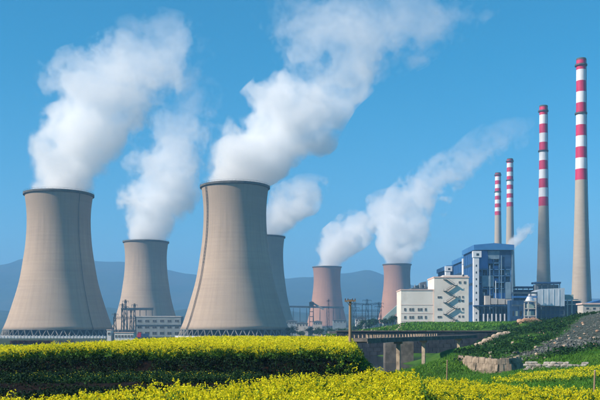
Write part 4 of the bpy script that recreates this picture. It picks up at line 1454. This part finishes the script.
# ------------------------------------------------------------------ wooden pole and posts
D = 80.0
g = gz(wx(350, D), D)
up = empty('utility_pole', (wx(350, D), D, g), 0, 'brown wooden utility pole with a short crossarm by the rapeseed terrace', 'utility pole')
h = wz(299.5, D) - g
MB().tube((0, 0, -0.3), (0.02, 0, h), 0.16, 0.125, 12).build('post', M['wood'], up, smooth=False)
ca = MB().bar((-0.52, -0.14, h - 0.16), (0.54, -0.14, h - 0.13), 0.13, 0.14).build('crossarm', M['wood'], up)
for xx in (-0.46, -0.2, 0.22, 0.48):
    MB().lathe([(0.02, 0), (0.05, 0.02), (0.06, 0.08), (0.03, 0.1), (0.05, 0.14), (0.02, 0.18)], 8, cap=True).build('insulator', M['porcelain'], up, (xx, -0.14, h - 0.08))
for s in (-1, 1):
    MB().bar((s * 0.04, -0.13, h - 0.6), (s * 0.36, -0.14, h - 0.2), 0.04).build('brace', M['darksteel'], up)
for (px, d, y0, lab, w) in ((594, 45, 371, 'leaning wooden post in the field at the lower right edge', 0.12), (446.7, 72, 360.5, 'thin pale post standing in the grass right of the bridge pillars', 0.13)):
    x = wx(px, d)
    g = gz(x, d)
    o = empty('wooden_post', (x, d, g - 0.2), 0, lab, 'post')
    hh = wz(y0, d) - g + 0.2
    MB().tube((0, 0, 0), (0.05, 0, hh), w / 2, w / 2 * 0.85, 8).build('stake', M['wood'], o)
    MB().tube((0.05, 0, hh), (0.05, 0, hh + 0.04), w / 2 * 1.1, w / 2 * 0.6, 8).build('top', M['tanstone'], o)

# ------------------------------------------------------------------ vegetation
def quad_mesh(name, V, mi, mats):
    """V: (N, 4, 3) corner array, mi: material index for each quad."""
    n = len(V)
    me = bpy.data.meshes.new(name)
    me.vertices.add(n * 4)
    me.vertices.foreach_set('co', V.reshape(-1).astype(np.float32))
    me.loops.add(n * 4)
    me.loops.foreach_set('vertex_index', np.arange(n * 4, dtype=np.int32))
    me.polygons.add(n)
    me.polygons.foreach_set('loop_start', np.arange(0, n * 4, 4, dtype=np.int32))
    me.polygons.foreach_set('loop_total', np.full(n, 4, dtype=np.int32))
    for m in mats:
        me.materials.append(m)
    me.polygons.foreach_set('material_index', np.asarray(mi, dtype=np.int32))
    me.update(calc_edges=True)
    return me


def leaves(C, size, rng, up=0.3, aspect=0.6):
    """Random leaf-shaped quads around centres C (N, 3)."""
    n = len(C)
    u = rng.normal(size=(n, 3))
    u /= np.linalg.norm(u, axis=1, keepdims=True)
    w = rng.normal(size=(n, 3)) + np.array([0, 0, up])
    v = np.cross(u, w)
    v /= np.linalg.norm(v, axis=1, keepdims=True) + 1e-9
    s = np.broadcast_to(np.asarray(size, float), (n,))[:, None]
    a, b = u * s * 0.5, v * s * 0.5 * aspect
    return np.stack([C - a, C - b * 1.0 + a * 0.1, C + a, C + b + a * 0.1], 1)


def upright(C, h, w, rng, lean=0.25):
    """Thin upright blades from points C."""
    n = len(C)
    q = rng.uniform(0, 2 * np.pi, n)
    d = np.stack([np.cos(q), np.sin(q), np.zeros(n)], 1) * np.broadcast_to(w, (n,))[:, None] / 2
    tip = C + np.stack([rng.normal(size=n) * lean, rng.normal(size=n) * lean, np.ones(n)], 1) * np.broadcast_to(h, (n,))[:, None]
    return np.stack([C - d, C + d, tip + d * 0.25, tip - d * 0.25], 1)


M['rapeflower'] = surf('rape_petals', (0.74, 0.62, 0.01), (0.90, 0.82, 0.03), 3.0, 0.7, translucent=0.45, island=0.25, spec=0.1)
M['rapeleaf'] = surf('rape_leaf', (0.035, 0.11, 0.012), (0.10, 0.20, 0.022), 2.0, 0.7, translucent=0.25, island=0.4, spec=0.15)
M['darkleaf'] = surf('dark_leaf', (0.010, 0.038, 0.010), (0.026, 0.08, 0.018), 0.8, 0.75, translucent=0.2, island=0.45, spec=0.15)
M['grassblade'] = surf('grass_blade', (0.05, 0.17, 0.015), (0.13, 0.27, 0.03), 0.2, 0.7, translucent=0.25, island=0.35, spec=0.15)
M['bushleaf'] = surf('bush_leaf', (0.010, 0.040, 0.014), (0.03, 0.085, 0.022), 0.25, 0.8, translucent=0.2, island=0.45, spec=0.1)
M['weedleaf'] = surf('dark_weed_leaf', (0.006, 0.018, 0.006), (0.016, 0.042, 0.012), 0.6, 0.85, island=0.5, spec=0.1)
M['hedgeleaf'] = surf('maroon_leaf', (0.035, 0.014, 0.018), (0.08, 0.03, 0.035), 0.4, 0.8, island=0.4, spec=0.1)
M['bark'] = surf('bark', (0.05, 0.04, 0.03), (0.10, 0.08, 0.06), 2.0, 0.95)


def scatter(poly, dens, rng, box=None, keep=None, edge=0.0):
    P = np.array(poly)
    x0, y0 = P.min(0); x1, y1 = P.max(0)
    if box:
        x0, x1, y0, y1 = max(x0, box[0]), min(x1, box[1]), max(y0, box[2]), min(y1, box[3])
    n = int((x1 - x0) * (y1 - y0) * dens)
    X, Y = rng.uniform(x0, x1, n), rng.uniform(y0, y1, n)
    sd = poly_sd(X, Y, poly)
    k = sd > edge
    if keep is not None:
        k &= keep(X, Y)
    return X[k], Y[k], sd[k]


def rape(X, Y, rng, h0, h1, heads, petals, psize, nleaf, lsize, spread=0.2, hz_=0.2, bare=0.0):
    """Quads of rapeseed plants standing at X, Y."""
    n = len(X)
    Z = ground_h(X, Y)
    H = rng.uniform(h0, h1, n)
    patch = fbm(X / 3.0, Y / 3.0, 77, 2)
    H = H * (1 + 0.2 * patch) * (1 + 0.16 * np.clip(rng.normal(size=n), -1.2, 2.2) * 0.5)
    B = np.stack([X, Y, Z], 1)
    out, mi = [], []
    # stems
    out.append(upright(B, H * 0.92, 0.02, rng, 0.1)); mi.append(np.ones(n, int))
    # leaves
    C = np.repeat(B, nleaf, 0)
    hh = np.repeat(H, nleaf)
    f = rng.uniform(0.08, 0.84, n * nleaf)
    C = C + np.stack([rng.normal(size=n * nleaf) * 0.13, rng.normal(size=n * nleaf) * 0.13, f * hh], 1)
    out.append(leaves(C, lsize * rng.uniform(0.6, 1.3, n * nleaf) * (1.25 - 0.6 * f), rng)); mi.append(np.ones(n * nleaf, int))
    # flower heads
    fl = rng.uniform(0, 1, n) > bare + 0.35 * (bare > 0) * fbm(X / 1.6, Y / 1.6, 91, 3)
    B, H, n = B[fl], H[fl], int(fl.sum())
    C = np.repeat(B, heads, 0)
    hh = np.repeat(H, heads)
    q = rng.uniform(0, 2 * np.pi, n * heads); r = spread * np.sqrt(rng.uniform(0, 1, n * heads))
    C = C + np.stack([r * np.cos(q), r * np.sin(q), hh - hz_ * rng.uniform(0, 1, n * heads) ** 1.3], 1)
    P = np.repeat(C, petals, 0)
    P = P + rng.normal(size=P.shape) * psize * np.array([0.45, 0.45, 0.7])
    out.append(leaves(P, psize * rng.uniform(0.7, 1.35, len(P)), rng, 0.8, 1.05)); mi.append(np.zeros(len(P), int))
    return np.concatenate(out), np.concatenate(mi)


rng = np.random.default_rng(5)
infr = lambda X, Y: np.abs(X) < 0.385 * Y + 3.0
# foreground strip
X, Y, sd_ = scatter(P_FORE, 17, rng, (-30, 8, 15, 40), infr)
V, mi = rape(X, Y, rng, 0.66, 1.16, 9, 5, 0.052, 20, 0.15, 0.15, 0.4, 0.2)
o = link('rapeseed_crop', quad_mesh('rapeseed_crop', V, mi, [M['rapeflower'], M['rapeleaf']]))
tag(o, 'yellow flowering rapeseed along the bottom edge of the picture', 'rapeseed', kind='stuff')
X, Y, sd_ = scatter(P_RIGHT, 17, rng, (0, 22, 15, 50), infr)
V, mi = rape(X, Y, rng, 0.48, 0.88, 8, 5, 0.052, 22, 0.16, 0.17, 0.42, 0.26)
o = link('rapeseed_crop', quad_mesh('rapeseed_crop', V, mi, [M['rapeflower'], M['rapeleaf']]))
tag(o, 'greener yellow rapeseed field filling the lower right corner', 'rapeseed', kind='stuff')
# upper terrace: tall front rows, then the level top of the crop
parts, mis = [], []
X, Y, sd_ = scatter(P_MID, 9, rng, (-30, 10, 58, 68), infr, -0.5)
V, mi = rape(X, Y, rng, 0.7, 1.12, 7, 5, 0.072, 22, 0.2, 0.2, 0.38, 0.2)
parts.append(V); mis.append(mi)
X, Y, sd_ = scatter(P_MID, 4.2, rng, (-75, 10, 66, 150), lambda X, Y: infr(X, Y) , 0)
V, mi = rape(X, Y, rng, 0.76, 0.98, 6, 3, 0.14, 6, 0.28, 0.36, 0.24, 0.16)
parts.append(V); mis.append(mi)
# plants hanging over the right end of the terrace
X, Y, sd_ = scatter([(2.0, 59.3), (5.4, 60.5), (7.9, 90), (10.2, 142), (7.5, 142), (4.2, 80)], 7, rng)
V, mi = rape(X, Y, rng, 0.4, 0.95, 2, 3, 0.08, 28, 0.24, 0.24, 0.3, 0.3)
parts.append(V); mis.append(mi)
o = link('rapeseed_crop', quad_mesh('rapeseed_crop', np.concatenate(parts), np.concatenate(mis), [M['rapeflower'], M['rapeleaf']]))
tag(o, 'dense yellow rapeseed on the raised terrace below the cooling towers', 'rapeseed', kind='stuff')
# young green crop on the narrow terrace
X, Y, sd_ = scatter(P_LOW, 7, rng, (-30, 0, 47, 58), lambda X, Y: infr(X, Y) & (fbm(X / 4, Y / 2.2, 5) > 0.12 - 0.4 * (X > -12)) & (Y < 56.5))
V, mi = rape(X, Y, rng, 0.25, 0.62, 1, 1, 0.05, 18, 0.17, 0.15, 0.1)
o = link('young_crop', quad_mesh('young_crop', V, mi, [M['rapeflower'], M['darkleaf']]))
tag(o, 'sparse dark green young crop on the narrow lower terrace', 'young crop', kind='stuff')

# weeds on the banks and in the ditch
X = rng.uniform(-26, 7, 34000); Y = np.where(rng.uniform(0, 1, 34000) < 0.35, rng.uniform(55.5, 61, 34000), rng.uniform(26, 61, 34000))
k = infr(X, Y) & (poly_sd(X, Y, P_FORE) < -0.2) & (poly_sd(X, Y, P_RIGHT) < -0.2) & (poly_sd(X, Y, P_MID) < -0.3) & (fbm(X / 2.2, Y / 1.6, 41) > 0.05 - 0.42 * sstep(54.5, 57, Y))
X, Y = X[k], Y[k]
B = np.stack([X, Y, ground_h(X, Y)], 1)
C = np.repeat(B, 5, 0)
C = C + rng.normal(size=C.shape) * np.array([0.2, 0.2, 0.0]) + np.stack([np.zeros(len(C)), np.zeros(len(C)), rng.uniform(0.02, 0.32, len(C))], 1)
V = leaves(C, rng.uniform(0.08, 0.2, len(C)), rng)
o = link('weeds', quad_mesh('weeds', V, np.zeros(len(V), int), [M['weedleaf']]))
tag(o, 'dark low weeds on the banks and ditch between the terraces', 'weeds', kind='stuff')

# grass on the right-hand plots
X = rng.uniform(3, 44, 90000); Y = rng.uniform(40, 140, 90000)
k = infr(X, Y) & (poly_sd(X, Y, P_RIGHT) < -0.1) & (poly_sd(X, Y, P_MID) < -0.5) & (X - 0.02 * Y > 3.5) & ~((X > 22 + np.clip((Y - 113) * 0.27, 0, 60)) & (Y > 115))
k &= (fbm(X / 3, Y / 5, 61) > -0.42)
X, Y = X[k], Y[k]
Z = ground_h(X, Y)
k = Z > -0.85
B = np.stack([X, Y, Z], 1)[k]
sz_ = (0.10 + 0.0016 * B[:, 1])
V = np.concatenate([upright(B, sz_ * rng.uniform(0.8, 1.8, len(B)), sz_ * 0.32, rng, 0.5), leaves(B + np.array([0, 0, 0.06]), sz_ * 1.3, rng, 1.0)])
o = link('grass', quad_mesh('grass', V, np.zeros(len(V), int), [M['grassblade']]))
tag(o, 'bright green grass and low crops on the plots right of the river', 'grass', kind='stuff')
# yellowing crop strips between the bare paths
parts, mis = [], []
for poly in ([(15.5, 62.5), (32, 76), (31.5, 81), (15.2, 66.8)], [(20, 73), (34, 88), (33, 91.5), (20, 80)]):
    X, Y, sd_ = scatter(poly, 8, rng)
    V, mi = rape(X, Y, rng, 0.35, 0.6, 3, 3, 0.09, 12, 0.2, 0.22, 0.2)
    parts.append(V); mis.append(mi)
o = link('crop_strip', quad_mesh('crop_strip', np.concatenate(parts), np.concatenate(mis), [M['rapeflower'], M['grassblade']]))
tag(o, 'low yellow green crop strips between bare paths at the right', 'crop', kind='stuff')

# undergrowth on the dark slope
X = rng.uniform(14, 80, 9000); Y = rng.uniform(112, 236, 9000)
g1 = np.zeros(len(X))
for (x0, y0, x1, y1, wd) in GRAV:
    tt = np.clip(((X - x0) * (x1 - x0) + (Y - y0) * (y1 - y0)) / ((x1 - x0) ** 2 + (y1 - y0) ** 2), 0, 1)
    g1 = np.maximum(g1, 1 - sstep(wd * 0.5, wd * 1.3, np.hypot(X - x0 - tt * (x1 - x0), Y - y0 - tt * (y1 - y0))))
side = X > 21 + np.clip((Y - 113) * 0.27, 0, 60)
k = side & (g1 < 0.45 + 0.3 * rng.uniform(-1, 1, len(X))) & (fbm(X / 5, Y / 8, 15) > -0.3) & (X < 0.4 * Y)
X, Y = X[k], Y[k]
Z = ground_h(X, Y)
S = rng.uniform(0.35, 1.0, len(X)) * (1 + 0.9 * np.clip(fbm(X / 4, Y / 6, 27), 0, 1))
n = 16
C = np.repeat(np.stack([X, Y, Z + 0.25 * S], 1), n, 0)
r_ = rng.normal(size=C.shape) * np.repeat(S, n)[:, None] * np.array([0.42, 0.42, 0.26])
V = leaves(C + np.abs(r_) * np.array([0, 0, 1]) + r_ * np.array([1, 1, 0]), np.repeat(S, n) * rng.uniform(0.25, 0.5, len(C)), rng)
mi = np.repeat((fbm(X / 5, Y / 7, 19) > 0.42).astype(int), n)
o = link('undergrowth', quad_mesh('undergrowth', V, mi, [M['bushleaf'], M['grassblade']]))
tag(o, 'dark green undergrowth covering the slope behind the brown stone wall', 'undergrowth', kind='stuff')
# grass bank up to the plant
X = rng.uniform(8, 130, 16000); Y = rng.uniform(243, 330, 16000)
k = (X < 0.42 * Y)
X, Y = X[k], Y[k]
B = np.stack([X, Y, ground_h(X, Y) + 0.1], 1)
V = np.concatenate([upright(B, rng.uniform(0.35, 0.9, len(B)), 0.5, rng, 0.5), leaves(B + np.array([0, 0, 0.2]), rng.uniform(0.5, 1.1, len(B)), rng, 1.0)])
o = link('grass', quad_mesh('grass', V, np.zeros(len(V), int), [M['grassblade']]))
tag(o, 'green grass bank rising to the office block and boiler houses', 'grass', kind='stuff')

# maroon hedge before the far left tower
X = rng.uniform(wx(12, 350), wx(52, 350), 420); Y = 350 + rng.normal(size=420) * 0.8
B = np.stack([X, Y, ground_h(X, Y)], 1)
C = np.repeat(B, 12, 0)
C = C + rng.normal(size=C.shape) * np.array([0.45, 0.4, 0.0]) + np.stack([np.zeros(len(C)), np.zeros(len(C)), rng.uniform(0.0, 1.5, len(C))], 1)
V = leaves(C, rng.uniform(0.3, 0.6, len(C)), rng)
he = empty('hedge', (wx(12, 350), 350, 0), 0, 'low dark maroon hedge before the far left tower', 'hedge')
o = link('foliage', quad_mesh('foliage', V - np.array([wx(12, 350), 350, 0]), np.zeros(len(V), int), [M['hedgeleaf']]), he)
m = MB()
for k in range(30):
    m.tube((k * 0.56, 0, 0), (k * 0.56 + 0.1, 0.1, 0.9), 0.05, 0.03, 5)
m.build('stem', M['bark'], he)


def tree_proto(seed, h, w, nl, ls, leafmat):
    r2 = np.random.default_rng(seed)
    root = empty('broadleaf_tree')
    m = MB()
    m.tube((0, 0, -0.3), (0.1, 0.05, h * 0.5), 0.035 * h, 0.02 * h, 8)
    tips = []
    for k in range(7):
        q = k * 2.4 + r2.uniform(0, 1)
        z0 = h * r2.uniform(0.28, 0.5)
        tip = np.array([math.cos(q) * w * r2.uniform(0.2, 0.38), math.sin(q) * w * r2.uniform(0.2, 0.38), h * r2.uniform(0.5, 0.86)])
        m.tube((0.08, 0.03, z0), tip, 0.013 * h, 0.005 * h, 5)
        tips.append(tip)
    tips.append(np.array([0, 0, h * 0.85]))
    m.build('trunk', M['bark'], root)
    C = []
    for tp in tips:
        for c in range(3):
            cc = tp + r2.normal(size=3) * np.array([w, w, h * 0.7]) * 0.085
            C.append(cc + r2.normal(size=(nl, 3)) * np.array([w, w, h * 0.75]) * 0.085)
    C = np.concatenate(C)
    V = leaves(C, ls * r2.uniform(0.6, 1.3, len(C)), r2)
    link('crown', quad_mesh('crown', V, np.zeros(len(V), int), [leafmat]), root)
    return root


protos = [tree_proto(s, 9, 8, 46, 0.75, M['bushleaf']) for s in (1, 2, 3)]
TL = [(292, 640), (301, 600), (311, 660), (319, 610), (331, 640), (339, 590), (345, 560), (358, 600), (366, 560), (374, 580), (384, 540), (393, 520), (99, 830), (108, 800), (184, 860)]
ORD = ['first', 'second', 'third', 'fourth', 'fifth', 'sixth', 'seventh', 'eighth', 'ninth', 'tenth', 'eleventh', 'twelfth']
rs = random.Random(2)
for k, (px, d) in enumerate(TL):
    src = protos[k % 3]
    o = src if k < 3 else copy_tree(src)
    x = wx(px, d)
    s = rs.uniform(0.6, 0.95)
    o.location = (x, d, gz(x, d) - 0.2)
    o.scale = (s * 1.35, s * 1.35, s)
    o.rotation_euler = (0, 0, rs.uniform(0, 6))
    if k < 12:
        tag(o, ORD[k] + ' small dark tree of the hazy row, counted from the half hidden tower', 'tree', 'trees in the middle distance')
    else:
        tag(o, ('dark tree just right of the far left tower', 'dark tree close to the foot of the second tower', 'dark tree between second and largest tower')[k - 12], 'tree', 'trees between the left towers')
# pale stones edging the far bank of the river
C = []
rk2 = MB()
rs = random.Random(31)
bmv, bmf = [], []
for k in range(260):
    d = rs.uniform(236, 300)
    x = rs.uniform(-6, wx(404, d))
    z = gz(x, d)
    s = rs.uniform(0.4, 1.3)
    pts_ = [(rs.uniform(.6, 1) * s * dx, rs.uniform(.6, 1) * s * dy, rs.uniform(.5, 1) * s * dz * 0.7) for dx, dy, dz in ((1, 0, 0), (0, 1, 0), (-1, 0, 0), (0, -1, 0), (.2, .1, 1), (0, 0, -1))]
    rk2.add([(x + a, d + b, z + 0.15 + c) for a, b, c in pts_], [(0, 1, 4), (1, 2, 4), (2, 3, 4), (3, 0, 4), (1, 0, 5), (2, 1, 5), (3, 2, 5), (0, 3, 5)])
o = rk2.build('rubble', M['tanstone'])
tag(o, 'pale rubble stones strewn along the far river bank', 'rubble', kind='stuff')

# loose stones on the gravel slopes
rk3 = MB()
rs = random.Random(44)
for k in range(1500):
    x0, y0, x1, y1, wd = rs.choice(GRAV[:5])
    q = rs.random()
    x, y = x0 + (x1 - x0) * q + rs.gauss(0, wd * 0.55), y0 + (y1 - y0) * q + rs.gauss(0, wd * 0.55)
    z = gz(x, y)
    s = rs.uniform(0.1, 0.42)
    pts_ = [(rs.uniform(.6, 1) * s * dx, rs.uniform(.6, 1) * s * dy, rs.uniform(.5, 1) * s * dz * 0.7) for dx, dy, dz in ((1, 0, 0), (0, 1, 0), (-1, 0, 0), (0, -1, 0), (.2, .1, 1), (0, 0, -1))]
    rk3.add([(x + a, y + b, z + 0.05 + c) for a, b, c in pts_], [(0, 1, 4), (1, 2, 4), (2, 3, 4), (3, 0, 4), (1, 0, 5), (2, 1, 5), (3, 2, 5), (0, 3, 5)])
M['scree'] = surf('grey_scree', (0.06, 0.07, 0.06), (0.17, 0.17, 0.15), 0.8, 0.95, island=0.45)
o = rk3.build('gravel', M['scree'])
tag(o, 'grey loose stones spilling down the slope at the right', 'gravel', kind='stuff')

# ------------------------------------------------------------------ haze
m, t, out = mat_base('haze_air')
pv = t.new("ShaderNodeVolumePrincipled")
pv.inputs["Color"].default_value = (0.24, 0.53, 0.86, 1)
pv.inputs["Density"].default_value = 0.00027
pv.inputs["Anisotropy"].default_value = 0.0
t.l.new(pv.outputs[0], out.inputs["Volume"])
hz = MB().box(-7200, 7200, -1100, 8300, -8, 620).build('haze', m)
tag(hz, 'thin blue haze in the air over the valley', 'haze', kind='stuff')
